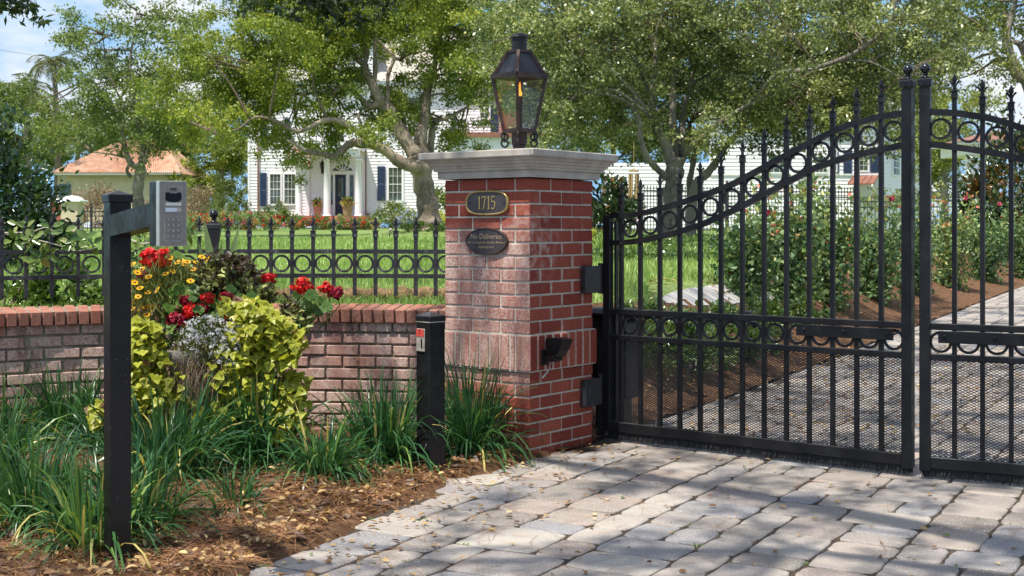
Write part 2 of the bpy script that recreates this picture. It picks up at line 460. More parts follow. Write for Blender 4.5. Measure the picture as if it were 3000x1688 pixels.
t = NT('window_glass')
c = t.ramp(t.noise(1.6, 3), [(.35, (.03,.045,.03)), (.7, (.12,.15,.11))])
M['window_glass'] = t.done(t.bsdf(c, .06, 0, None, .8))
t = NT('flame')
e = t.n('Emission'); s = t.n('SeparateXYZ'); t.l(t.coord('Generated'), s.inputs[0])
t.l(t.ramp(s.outputs['Z'], [(0, (1, .45, .08)), (.45, (1, .42, .05)), (1, (1, .25, .02))]), e.inputs['Color']); e.inputs['Strength'].default_value = 1.5
M['flame'] = t.done(e.outputs[0])
t = NT('display'); e = t.bsdf((.62,.66,.75), .15); M['display'] = t.done(e)
t = NT('dark_window'); M['dark_window'] = t.done(t.bsdf((.004,.004,.008), .25, 0, None, .3))

# foliage
g = lambda r, gg, b: (r, gg, b)
M['oak_leaf'] = leafmat('oak_leaf', [(0, g(0.038,0.061,0.014)), (.4, g(0.115,0.158,0.036)), (.75, g(0.218,0.26,0.057)), (1, g(0.374,0.378,0.09))], .32, .38)
M['oak_yellow'] = leafmat('yellow_oak_leaf', [(0, g(0.058,0.11,0.019)), (.35, g(0.168,0.229,0.037)), (.7, g(0.333,0.377,0.066)), (1, g(0.53,0.537,0.116))], .36, .4)
M['olive_leaf'] = leafmat('olive_leaf', [(0, g(0.053,0.077,0.026)), (.4, g(0.141,0.183,0.062)), (.75, g(0.279,0.32,0.113)), (1, g(0.533,0.549,0.233))], .28, .3, .6)
M['far_leaf'] = leafmat('far_leaf', [(0, g(0.051,0.085,0.024)), (.5, g(0.145,0.206,0.054)), (1, g(0.292,0.344,0.093))], .32, .5)
M['dark_leaf'] = leafmat('dark_leaf', [(0, g(0.009,0.024,0.009)), (.6, g(0.027,0.063,0.021)), (.93, g(0.053,0.105,0.033)), (1, g(0.18,0.135,0.045))], .15, .22, .7)
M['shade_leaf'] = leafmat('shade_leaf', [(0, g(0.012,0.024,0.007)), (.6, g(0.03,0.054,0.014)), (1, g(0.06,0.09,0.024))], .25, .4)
M['magnolia_leaf'] = leafmat('magnolia_leaf', [(0, g(0.013,0.031,0.01)), (.45, g(0.039,0.075,0.021)), (.62, g(0.091,0.13,0.039)), (.7, g(0.182,0.085,0.019)), (1, g(0.26,0.117,0.026))], .15, .22, .7)
M['rose_leaf'] = leafmat('rose_leaf', [(0, g(0.043,0.095,0.038)), (.45, g(0.123,0.215,0.088)), (.72, g(0.308,0.388,0.142)), (.86, g(0.545,0.509,0.158)), (.9, g(0.618,0.21,0.125)), (1, g(0.801,0.239,0.158))], .28, .38)
M['cover_leaf'] = leafmat('cover_leaf', [(0, g(0.032,0.076,0.022)), (.5, g(0.097,0.168,0.042)), (1, g(0.247,0.319,0.091))], .25, .25, .6)
M['liriope'] = leafmat('strap_leaf', [(0, g(0.016,0.059,0.024)), (.5, g(0.039,0.122,0.043)), (.85, g(0.091,0.216,0.053)), (.95, g(0.211,0.327,0.065)), (1, g(0.543,0.465,0.146))], .25, .33, .5)
M['lime_leaf'] = leafmat('lime_leaf', [(0, g(.19,.21,.016)), (.5, g(.36,.39,.038)), (.9, g(.52,.52,.08)), (.97, g(.55,.48,.14)), (1, g(.20,.10,.05))], .35, .4)
M['coleus_leaf'] = leafmat('dark_two_tone_leaf', [(0, g(0.043,0.024,0.024)), (.45, g(0.088,0.068,0.035)), (.55, g(0.146,0.186,0.059)), (.85, g(0.312,0.352,0.118)), (1, g(0.508,0.546,0.196))], .22, .42)
M['geranium_leaf'] = leafmat('scalloped_leaf', [(0, g(0.039,0.091,0.019)), (.6, g(0.111,0.208,0.039)), (1, g(0.221,0.286,0.065))], .3, .45)
M['fine_leaf'] = leafmat('feathery_leaf', [(0, g(0.043,0.078,0.019)), (.6, g(0.117,0.166,0.039)), (1, g(0.254,0.195,0.058))], .2)
M['vine_leaf'] = leafmat('broad_leaf', [(0, g(0.047,0.102,0.019)), (.5, g(0.133,0.218,0.047)), (1, g(0.312,0.359,0.109))], .28, .22, .7)
M['blade_leaf'] = leafmat('pale_blade', [(0, g(.16,.24,.09)), (1, g(.24,.33,.14))], .3, .4)
M['palm_leaf'] = leafmat('palm_leaf', [(0, g(.05,.07,.02)), (1, g(.17,.18,.07))], .3)
M['grass'] = leafmat('grass_blade', [(0, g(0.118,0.202,0.05)), (.5, g(0.257,0.386,0.105)), (1, g(0.515,0.626,0.235))], .35, .45)
M['red_petal'] = leafmat('red_petal', [(0, g(.34,.004,.012)), (.4, g(.66,.010,.014)), (1, g(.88,.035,.022))], .2, .5, .3, .8)
M['crimson_petal'] = leafmat('crimson_petal', [(0, g(.14,.003,.02)), (1, g(.46,.012,.04))], .2, .5, .3, .8)
M['yellow_petal'] = leafmat('yellow_petal', [(0, g(.62,.30,.01)), (1, g(.80,.48,.012))], .2, .5, .3)
M['maroon_eye'] = plain('maroon_eye', (.10,.02,.008), .8)
M['white_petal'] = leafmat('white_petal', [(0, g(.62,.62,.66)), (1, g(.85,.85,.88))], .2, .5, .3, .8)
M['pink_petal'] = leafmat('pink_petal', [(0, g(.50,.06,.14)), (1, g(.75,.18,.28))], .25, .5, .3, .8)
M['blue_petal'] = leafmat('blue_petal', [(0, g(.28,.33,.60)), (1, g(.50,.55,.80))], .2, .5, .3, .8)
M['litter'] = leafmat('dead_leaf', [(0, g(0.103,0.046,0.021)), (.35, g(0.253,0.127,0.052)), (.7, g(0.483,0.31,0.127)), (.95, g(0.667,0.506,0.265)), (1, g(0.115,0.184,0.034))], .15, .6)
M['needle'] = leafmat('pine_needle', [(0, g(0.155,0.066,0.031)), (.5, g(0.342,0.163,0.07)), (1, g(0.559,0.31,0.155))], .05, .6)
M['bark_chip'] = leafmat('bark_chip', [(0, g(.055,.032,.022)), (.6, g(.14,.085,.06)), (1, g(.26,.20,.16))], 0, .8)
# ------------------------------------------------------------------ lie of the land
EDGE_P, EDGE_D, EDGE_N = (1.015, 8.49), (.49, .872), (-.872, .49)   # left edge of the drive behind the gate
def smooth(a, b, x):
    t = np.clip((np.asarray(x, float)-a)/(b-a), 0, 1); return t*t*(3-2*t)
def edge_d(X, Y): return (np.asarray(X)-EDGE_P[0])*EDGE_N[0]+(np.asarray(Y)-EDGE_P[1])*EDGE_N[1]
def z_drive(Y): return np.maximum(np.asarray(Y, float)-10, 0)*.016
def z_lawn(Y): return .70+np.clip(np.asarray(Y, float)-7.8, 0, 75)*.0076
WALL_PTS = [(-5.4, 4.4), (-4.3, 5.85), (-3.5, 6.80), (-2.9, 7.25), (-2.42, 7.50), (-1.8, 7.63), (-1.1, 7.63), (-.36, 7.52)]
_wx = np.array([p[0] for p in WALL_PTS]); _wy = np.array([p[1] for p in WALL_PTS])
def wall_y(X): return np.interp(X, _wx, _wy)
def terr(X, Y):
    X = np.asarray(X, float); Y = np.asarray(Y, float)
    d = edge_d(X, Y); w = .95+.10*np.clip(Y-8, 0, 30)
    zl, zd = z_lawn(Y), z_drive(Y)
    left = zd+smooth(.05, w, d)*(zl-zd)
    DW = 4.4+.02*Y                                             # width of the drive
    right = zd+smooth(.05, 3.0, -d-DW)*(zl-zd)*.75
    z = np.where(d > -DW/2, left, right)
    z = z+.24*np.exp(-((X+2.71)**2+(Y-42)**2)/5.0)+.14*np.exp(-((X-3.6)**2+(Y-28)**2)/4.0)     # roots of the two big oaks
    back = smooth(-.02, .12, Y-(wall_y(X)+.06))                # behind the wall / in front of it
    left_side = (X < .42)
    return np.where(left_side, z*back, z)
def terr1(X, Y): return float(terr(X, Y))
def ground_at(px, py):
    Y = 3.0
    while Y < 140:
        p = at(px, py, Y)
        if p.z <= terr1(p.x, p.y): return p
        Y += .04 if Y < 30 else .25
    return at(px, py, 140)

def grid_mesh(name, xs, ys, zf, mat, keep=None, parent=None):
    XX, YY = np.meshgrid(xs, ys); ZZ = zf(XX, YY)
    V = np.stack([XX, YY, ZZ], -1).reshape(-1, 3); nx, ny = len(xs), len(ys)
    i, j = np.meshgrid(np.arange(nx-1), np.arange(ny-1)); a = (j*nx+i).ravel()
    Fq = np.stack([a, a+1, a+1+nx, a+nx], 1)
    if keep is not None:
        cx = V[Fq].mean(1); k = keep(cx[:, 0], cx[:, 1]); Fq = Fq[k]
    return link(name, npmesh(name, V, Fq, np.full(len(Fq), .5), mat, True), parent)

# lawn and fields
t = NT('lawn_soil')
c = t.ramp(t.noise(.45, 5, .6), [(.35, (.15,.225,.062)), (.65, (.26,.345,.11))])
c = t.mix(t.rng(t.noise(28, 5, .7), .35, .7, 0, .65), c, (.11,.175,.05))
lawn_mat = t.done(t.bsdf(c, .9, 0, t.bump(t.noise(40, 4), .6, .05), .1))
xs = np.concatenate([-np.geomspace(120, 7, 40), np.linspace(-6.8, 12, 150), np.geomspace(12.4, 120, 36)])
ys = np.concatenate([np.linspace(4.4, 16, 130), np.geomspace(16.2, 220, 90)])
lawn = grid_mesh('lawn', xs, ys, lambda x, y: terr(x, y)-.012, lawn_mat,
                 keep=lambda x, y: (((y > wall_y(x)+.12) & ((x < -.1) | (y > 8.02)) & (edge_d(x, y) > .35)) | ((edge_d(x, y) < -(4.5+.02*y)) & (y > 8))))
tag(lawn, 'mown green lawn rising gently towards the white house', kind='structure')
t = NT('base_soil'); base_mat = t.done(t.bsdf(t.ramp(t.noise(3, 5), [(.3, (.05,.035,.022)), (.7, (.11,.075,.05))]), .95))
gnd = grid_mesh('ground', np.linspace(-30, 30, 40), np.linspace(-14, 16, 24), lambda x, y: -.045+0*x, base_mat)
tag(gnd, kind='structure')

# mulch bed before the wall
t = NT('mulch')
c = t.ramp(t.noise(20, 6, .7), [(.3, (.075,.036,.019)), (.5, (.21,.110,.058)), (.72, (.36,.215,.12))])
mulch_mat = t.done(t.bsdf(c, .95, 0, t.bump(t.noise(45, 6, .75), 1.0, .05), .2))
FRONT_EDGE = [(-3.4, -1.5), (-1.70, 2.85), (-1.01, 4.61), (-.72, 5.39), (-.29, 6.42), (.06, 6.95), (.16, 7.05)]
_fe = np.array(FRONT_EDGE)
def edge_x(Y): return np.interp(Y, _fe[:, 1], _fe[:, 0])
def bed_z(x, y):
    n = .012*np.sin(9*x+3*np.sin(4*y))+.010*np.sin(13*y+2*np.sin(7*x))+.006*np.sin(31*x+19*y)
    return .012+n+.035*smooth(.0, .8, edge_x(y)-x)-.045*smooth(.0, .11, x-edge_x(y))
bed = grid_mesh('mulch_bed', np.linspace(-6, .34, 210), np.linspace(1.8, 7.8, 180), bed_z, mulch_mat,
                keep=lambda x, y: (x < edge_x(y)+.15) & (y < wall_y(x)+.1))
tag(bed, 'pine straw mulch bed in front of the brick wall', kind='structure')

# ------------------------------------------------------------------ paved drive
t = NT('tumbled_paver')
a = t.attr('rnd')
c = t.ramp(a, [(0, (.20,.175,.155)), (.25, (.30,.265,.24)), (.45, (.37,.32,.28)), (.6, (.26,.255,.265)), (.8, (.34,.275,.235)), (1, (.43,.39,.345))])
c = t.mix(t.rng(t.noise(2.3, 5, .6), .35, .7, 0, .42), c, (.22,.195,.17))
sp = t.noise(150, 3, .75); c = t.mix(t.rng(sp, .52, .68, 0, .75), c, (.62,.60,.57)); c = t.mix(t.rng(t.noise(170, 3, .7), .55, .75, 0, .6), c, (.10,.09,.085))
c = t.mix(t.rng(t.noise(5, 6, .7), .56, .74, 0, .35), c, (.33,.27,.18))
paver_mat = t.done(t.bsdf(c, .88, 0, t.bump(t.noise(120, 5, .7), .55, .006), .25))
t = NT('joint_sand')
c = t.ramp(t.noise(14, 5), [(.35, (.028,.021,.015)), (.65, (.075,.054,.036))]); c = t.mix(t.rng(t.noise(1.7, 5, .6), .58, .68), c, (.05,.075,.02))
sand_mat = t.done(t.bsdf(c, .95))
def make_drive():
    gd = np.array(EDGE_D); q = np.array([EDGE_D[1], -EDGE_D[0]])
    org = np.array(EDGE_P); V = []; Fs = []; rn = []
    rr = random.Random(5); nv = 0
    C = .088; U0, S0, NU, NS = -4.1, -8.4, 144, 290
    full = np.zeros((NU, NS), bool); sizes = [(4,3)]*5+[(3,4)]*4+[(3,3)]*5+[(2,3)]*3+[(3,2)]*3+[(4,4)]*1
    def fits(a, b, w, l): return a+w <= NU and b+l <= NS and not full[a:a+w, b:b+l].any()
    for b in range(NS):
        for a in range(NU):
            if full[a, b]: continue
            order = sizes[:]; rr.shuffle(order); pick = None; nz_ = np.flatnonzero(full[a:, b]); run = int(nz_[0]) if len(nz_) else NU-a; order.sort(key=lambda wl: run-wl[0] == 1)
            for w, l in order+[(2,2),(1,3),(3,1),(2,1),(1,2),(1,1)]:
                if fits(a, b, w, l): pick = (w, l); break
            w_, l_ = pick; full[a:a+w_, b:b+l_] = True
            w, L = w_*C, l_*C; cu, cs = U0+a*C+w/2, S0+b*C+L/2
            c = org+q*cu+gd*cs
            front = c[1] < 7.9 and c[0] < 1.2
            ok = (c[1] > 1.6) and (c[0] < 9.5+.3*max(c[1]-8, 0)) and c[0] < .52*c[1]+1.5
            if front:
                if c[0] < edge_x(c[1])+.04: ok = False
                if c[1] > 7.0 and (c[0]-.095)*(-.616)+(c[1]-6.98)*(-.788) < -.02 and (c[0]-.095)*.788-(c[1]-6.98)*.616 < .04: ok = False
            elif cu < -.02: ok = False
            if cu > 4.4+.02*c[1] and c[1] > 7.0: ok = False
            if not ok: continue
            ja = (rr.random()-.5)*.035; cu_, su_ = math.cos(ja), math.sin(ja); c = c+q*(rr.random()-.5)*.006+gd*(rr.random()-.5)*.006
            g_ = .0018+rr.random()*.0018; hx, hy = w/2-g_, L/2-g_; m = 6; ring = []
            for side in range(4):
                for k in range(m):
                    f = -1+2*k/m
                    x, y = [(f*hx, -hy), (hx, f*hy), (-f*hx, hy), (-hx, -f*hy)][side]
                    pull = .007+rr.random()*.007 if k == 0 else (.0015+rr.random()*.0015 if k in (1, m-1) else 0)
                    x -= math.copysign(pull, x)*(abs(x) > hx*.6); y -= math.copysign(pull, y)*(abs(y) > hy*.6)
                    ring.append((x+(rr.random()-.5)*.006, y+(rr.random()-.5)*.006))
            n = len(ring); tilt = ((rr.random()-.5)*.016, (rr.random()-.5)*.016); dz = (rr.random()-.5)*.005
            for lv, zz in ((0, -.024), (1, -.006), (2, -.0015), (3, 0)):
                ins = (0, .0015, .007, .018)[lv]
                for x, y in ring:
                    x2, y2 = x-math.copysign(min(ins, abs(x)), x)*(abs(x) > hx*.5), y-math.copysign(min(ins, abs(y)), y)*(abs(y) > hy*.5)
                    W_ = c+q*(x2*cu_-y2*su_)+gd*(x2*su_+y2*cu_)
                    V.append((W_[0], W_[1], zz+dz+tilt[0]*x2+tilt[1]*y2+float(z_drive(W_[1]))))
            r_ = rr.random()
            for lv in range(3):
                for k in range(n): Fs.append((nv+lv*n+k, nv+lv*n+(k+1) % n, nv+(lv+1)*n+(k+1) % n, nv+(lv+1)*n+k)); rn.append(r_)
            Fs.append(tuple(nv+3*n+k for k in range(n))); rn.append(r_); nv += 4*n
    me = bpy.data.meshes.new('driveway'); me.from_pydata(V, [], Fs)
    at_ = me.attributes.new('rnd', 'FLOAT', 'FACE'); at_.data.foreach_set('value', rn); me.materials.append(paver_mat); me.update()
    o = link('driveway', me); tag(o, 'grey tumbled paver drive running through the gate', kind='structure')
    sand = grid_mesh('paver_joints', np.linspace(-4, 24, 60), np.linspace(1.0, 40, 90), lambda x, y: z_drive(y)-.0075, sand_mat,
                     keep=lambda x, y: np.where((y < 7.9) & (x < 1.2), x > edge_x(y)-.02, edge_d(x, y) < .45) & (edge_d(x, y) > -(4.7+.02*y)))
    tag(sand, kind='structure')
make_drive()

# mulch beds along the drive behind the gate, and the pale walk
def strip(name, Ys, d0, d1, n, dz, mat, extra=None):
    V = []; rows = len(Ys)
    for Y in Ys:
        t_ = (Y-EDGE_P[1])/EDGE_D[1]
        for k in range(n):
            d = d0(Y)+(d1(Y)-d0(Y))*k/(n-1)
            x = EDGE_P[0]+EDGE_D[0]*t_+EDGE_N[0]*d; y = Y+EDGE_N[1]*d
            V.append((x, y, terr1(x, y)+dz+(.012*math.sin(11*x+7*y) if name != 'walk' else 0)))
    a = np.array([[r*n+k, r*n+k+1, (r+1)*n+k+1, (r+1)*n+k] for r in range(rows-1) for k in range(n-1)])
    return link(name, npmesh(name, np.array(V), a[:, ::-1], np.full(len(a), .5), mat, True))
b2 = strip('mulch_bed', np.concatenate([np.linspace(7.15, 20, 60), np.linspace(20.5, 60, 50)]), lambda Y: -.03, lambda Y: .95+.8*float(smooth(12, 16, Y))+.02*max(Y-17, 0), 18, .014, mulch_mat)
tag(b2, 'bark mulch bed along the drive behind the gate', kind='structure')
b3 = strip('mulch_bed', np.linspace(15, 60, 60), lambda Y: -(4.4+.02*Y)+.03, lambda Y: -(9+.05*Y), 10, .012, mulch_mat)
tag(b3, kind='structure')
def polygon_sheet(name, top, bot, dz, mat):
    n = 14; V = []
    tp = catmull([(x, y, 0) for x, y in top], 5); bt = catmull([(x, y, 0) for x, y in bot], 5)
    m = min(len(tp), len(bt))
    for i in range(m):
        a_, b_ = ground_at(tp[i].x, tp[i].y), ground_at(bt[i].x, bt[i].y)
        for k in range(n):
            p = a_.lerp(b_, k/(n-1)); V.append((p.x, p.y, terr1(p.x, p.y)+dz))
    a = np.array([[r*n+k, r*n+k+1, (r+1)*n+k+1, (r+1)*n+k] for r in range(m-1) for k in range(n-1)])
    return link(name, npmesh(name, np.array(V), a, np.full(len(a), .5), mat, True))
wk = polygon_sheet('walk', [(1946, 876), (1975, 862), (2060, 846), (2150, 839), (2240, 836), (2330, 834)],
                   [(1935, 892), (1990, 902), (2070, 904), (2150, 898), (2240, 890), (2330, 880)], .02, M['concrete'])
tag(wk, 'pale concrete garden walk curving away behind the gate', kind='structure')

# ------------------------------------------------------------------ brick gate pillar
PW = .61; PA = R(52.0); PC = Vector((.095, 6.98, 0))
pdirR = Vector((math.cos(PA), math.sin(PA), 0)); pdirL = Vector((-math.sin(PA), math.cos(PA), 0))
pillar = empty('gate_pillar', PC, PA, 'tall square red brick gate pillar with a stepped stone cap', 'pillar')
def make_pillar():
    mort = MB(); br = MB(); rr = random.Random(3)
    J = .0105; P8 = PW/3; HB = P8/2
    def course(z0, h, odd, grow=0, shrink=0):
        zc, bh = z0+h/2, h-J
        def bk(x0, x1, y0, y1):
            x0 += J/2 if x0 > .001 else 0; x1 -= J/2 if x1 < PW-.001 else 0
            y0 += J/2 if y0 > .001 else 0; y1 -= J/2 if y1 < PW-.001 else 0
            jt = lambda: (rr.random()-.5)*.0025
            br.box(((x0+x1)/2+jt(), (y0+y1)/2+jt(), zc+jt()*.6), (x1-x0, y1-y0, bh+jt()), rnd=rr.random(), ch=.0035)
        for i in range(3):
            if odd:
                bk(0, HB, i*P8, (i+1)*P8); bk(PW-HB, PW, i*P8, (i+1)*P8)
            else:
                bk(i*P8, (i+1)*P8, 0, HB); bk(i*P8, (i+1)*P8, PW-HB, PW)
        for i in range(2):
            a, b = HB+i*P8, HB+(i+1)*P8
            if odd: bk(a, b, 0, HB); bk(a, b, PW-HB, PW)
            else: bk(0, HB, a, b); bk(PW-HB, PW, a, b)
    h = .0719
    for r in range(12): course(1.53-(r+1)*h, h, r % 2 == 1)
    h2 = .0703; z = .465
    for r in range(8): course(z-(r+1)*h2, h2, r % 2 == 0)
    # projecting soldier course
    g_ = .018; n = 9; W2 = PW+2*g_; p = W2/n; zc, hh = (.6665+.465)/2, .6665-.465-J
    for i in range(n):
        a, b = -g_+i*p+J/2*(i > 0), -g_+(i+1)*p-J/2*(i < n-1)
        j = lambda: (rr.random()-.5)*.003
        br.box(((a+b)/2, -g_+.05+j(), zc), (b-a, .10, hh), rnd=rr.random(), ch=.0035)
        br.box(((a+b)/2, PW+g_-.05+j(), zc), (b-a, .10, hh), rnd=rr.random(), ch=.0035)
        if 0 < i < n-1 or True:
            a2, b2_ = max(a, -g_+.1+J), min(b, PW+g_-.1-J)
            if b2_-a2 > .02:
                br.box((-g_+.05+j(), (a2+b2_)/2, zc), (.10, b2_-a2, hh), rnd=rr.random(), ch=.0035)
                br.box((PW+g_-.05+j(), (a2+b2_)/2, zc), (.10, b2_-a2, hh), rnd=rr.random(), ch=.0035)
    mort.box((PW/2, PW/2, .76), (PW-.012, PW-.012, 1.53)); mort.box((PW/2, PW/2, zc), (W2-.014, W2-.014, hh+.012))
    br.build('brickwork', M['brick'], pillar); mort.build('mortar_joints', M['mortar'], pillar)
    # stone cap: slab over four stepped ribs over a plain fascia
    cp = MB(); H = PW/2
    prof = [(H+.028, 1.531), (H+.030, 1.572), (H+.044, 1.573), (H+.046, 1.585), (H+.052, 1.588), (H+.058, 1.602), (H+.066, 1.605), (H+.072, 1.619), (H+.080, 1.622),
            (H+.088, 1.636), (H+.101, 1.638), (H+.107, 1.645), (H+.107, 1.676), (H+.102, 1.681), (.09, 1.700)]
    cp.lathe([(r*math.sqrt(2), z_) for r, z_ in prof], 4, (PW/2, PW/2, 0), sq=True)
    cp.build('stone_cap', M['cap_stone'], pillar)
make_pillar()

# frame of reference on the pillar's plaque face (local x = 0, outward -x): u to the right in the photo, v up
def plaque_matrix(ty, z, off):   # ty = distance from the near corner along the face
    o = Matrix.Translation(PC) @ Matrix.Rotation(PA, 4, 'Z')
    loc = Matrix(((0, 0, -1, -off), (-1, 0, 0, ty), (0, 1, 0, z), (0, 0, 0, 1)))
    return o @ loc
def make_plaque(name, label, ty, z, w, h, power, mat, rimmat):
    root = empty(name, (0, 0, 0), 0, label, 'plaque')
    root.matrix_world = plaque_matrix(ty, z, .002)
    def outline(w, h, n=48):
        pts = []
        for k in range(n):
            q = 2*math.pi*k/n; c_, s_ = math.cos(q), math.sin(q)
            pts.append((w/2*math.copysign(abs(c_)**(2/power), c_), h/2*math.copysign(abs(s_)**(2/power), s_)))
        return pts
    MB().prism(outline(w-.012, h-.012), 0, .012).build('plate', mat, root)
    rim = MB(); rw = .011 if power > 2.2 else .006
    A, B = outline(w, h), outline(w-2*rw, h-2*rw); n = len(A); vs = []
    for k in range(n):
        vs += [(*A[k], 0), (*A[k], .013), ((A[k][0]+B[k][0])/2, (A[k][1]+B[k][1])/2, .0175), (*B[k], .013), (*B[k], .004)]
    fs = [(k*5+j, ((k+1) % n)*5+j, ((k+1) % n)*5+j+1, k*5+j+1) for k in range(n) for j in range(4)]
    rim.add(vs, fs).build('rim', rimmat, root, smooth=True)
    for sx in (-1, 1):
        sc = MB().lathe([(.0045, 0), (.0045, .003), (.002, .0045)], 10, (sx*(w/2-.028), 0, .012)); sc.build('screw', M['black_gloss'], root)
    return root
pq = make_plaque('number_plaque', 'oval bronze house number plaque with a gold rim and 1715', .290, 1.393, .305, .140, 3.0, M['bronze'], M['brass'])
def numeral(kind):
    """narrow engraved numerals with serifs, 1 unit high"""
    b = MB(); w = .085; zt = (0, .0035)
    def st(x0, y0, x1, y1, w0=w): 
        d = Vector((x1-x0, y1-y0)); nn = Vector((-d.y, d.x)).normalized()*w0/2
        b.prism([(x0-nn.x, y0-nn.y), (x1-nn.x, y1-nn.y), (x1+nn.x, y1+nn.y), (x0+nn.x, y0+nn.y)][::1], zt[0], zt[1])
    if kind == '1':
        st(0, 0, 0, 1, .10); st(-.13, .03, .13, .03, .06); st(-.12, .86, -.02, .97, .06)
    elif kind == '7':
        st(-.17, .955, .19, .955, .09); st(-.165, 1, -.165, .80, .05); st(.16, .95, -.04, .02, .10); st(-.1, .02, .02, .02, .04)
    else:
        st(-.13, .955, .17, .955, .09); st(-.13, .98, -.14, .56, .06)
        P = [(-.14, .56), (-.02, .62), (.10, .58), (.17, .45), (.18, .30), (.14, .13), (.03, .03), (-.09, .04), (-.17, .14)]
        for p, q in zip(P[:-1], P[1:]): st(*p, *q, .10 if .2 < q[1] < .6 and q[0] > .1 else .07)
    return b
for ch, x in zip('1715', (-.049, -.0175, .0175, .049)):
    b = numeral(ch); s = .074
    b.v = [(v[0]*s+x, v[1]*s-.037, v[2]+.0125) for v in b.v]
    b.build('numeral', M['brass'], pq)
pd = make_plaque('notice_plaque', 'small dark oval plaque reading No Deliveries below the house number', .293, 1.178, .30, .150, 2.0, M['bronze'], M['copper'])
for body, size, y in (('No Deliveries', .043, .026), ('All packages to Gunby Avenue', .0215, -.006), ('delivery box', .0215, -.032)):
    me = text_mesh(body, size, .0015); me.materials.append(M['lettering'])
    wdt = max(v.co.x for v in me.vertices)-min(v.co.x for v in me.vertices); lim = {.026: .222}.get(y, .268 if 'All' in body else .112)
    for v in me.vertices: v.co.x *= lim/wdt
    link('lettering', me, pd, (0, y, .0130))

# photo-eye sensor on the drive side of the pillar
def make_sensor():
    root = empty('gate_sensor', PC+pdirR*.105+Vector((0, 0, .575)), PA, 'small black hooded gate sensor on a bracket on the brick pillar', 'sensor')
    k = MB(); k.box((0, -.024, -.035), (.055, .008, .085), ch=.002); k.box((.02, -.06, -.045), (.05, .07, .02), ch=.003); k.box((.02, -.095, -.04), (.075, .025, .022), ch=.003)
    k.build('bracket', M['plastic'], root)
    h = MB()
    Mx = Matrix.Translation((.03, -.085, .022)) @ Matrix.Rotation(R(-14), 4, 'Z') @ Matrix(((0,0,1,0),(-1,0,0,0),(0,1,0,0),(0,0,0,1)))
    # side outline (along the barrel, up) swept across the width
    h.prism([(-.05, -.038), (-.045, -.046), (.028, -.050), (.062, -.012), (.098, .050), (.012, .056), (-.046, .048), (-.05, .04)], -.036, .036, Mx)
    h.build('housing', M['plastic'], root)
    l = MB(); l.box((0, 0, 0), (.004, .050, .056), M=Mx @ Matrix.Translation((.066, .012, 0)) @ Matrix.Rotation(R(-31), 4, 'Z')); lo = l.build('lens', M['dark_window'], root)
    for dy in (-.012, .012):
        l = MB(); l.box((0, 0, 0), (.004, .012, .016), M=Mx @ Matrix.Translation((.069, .008, dy)) @ Matrix.Rotation(R(-31), 4, 'Z')); l.build('optic', M['steel_box'], lo)
    c_ = MB(); c_.tube([(.02, -.05, -.06), (.018, -.045, -.10), (.0, -.03, -.13), (-.015, -.022, -.148)], .005, 6); c_.build('cable', M['cable'], root)
make_sensor()

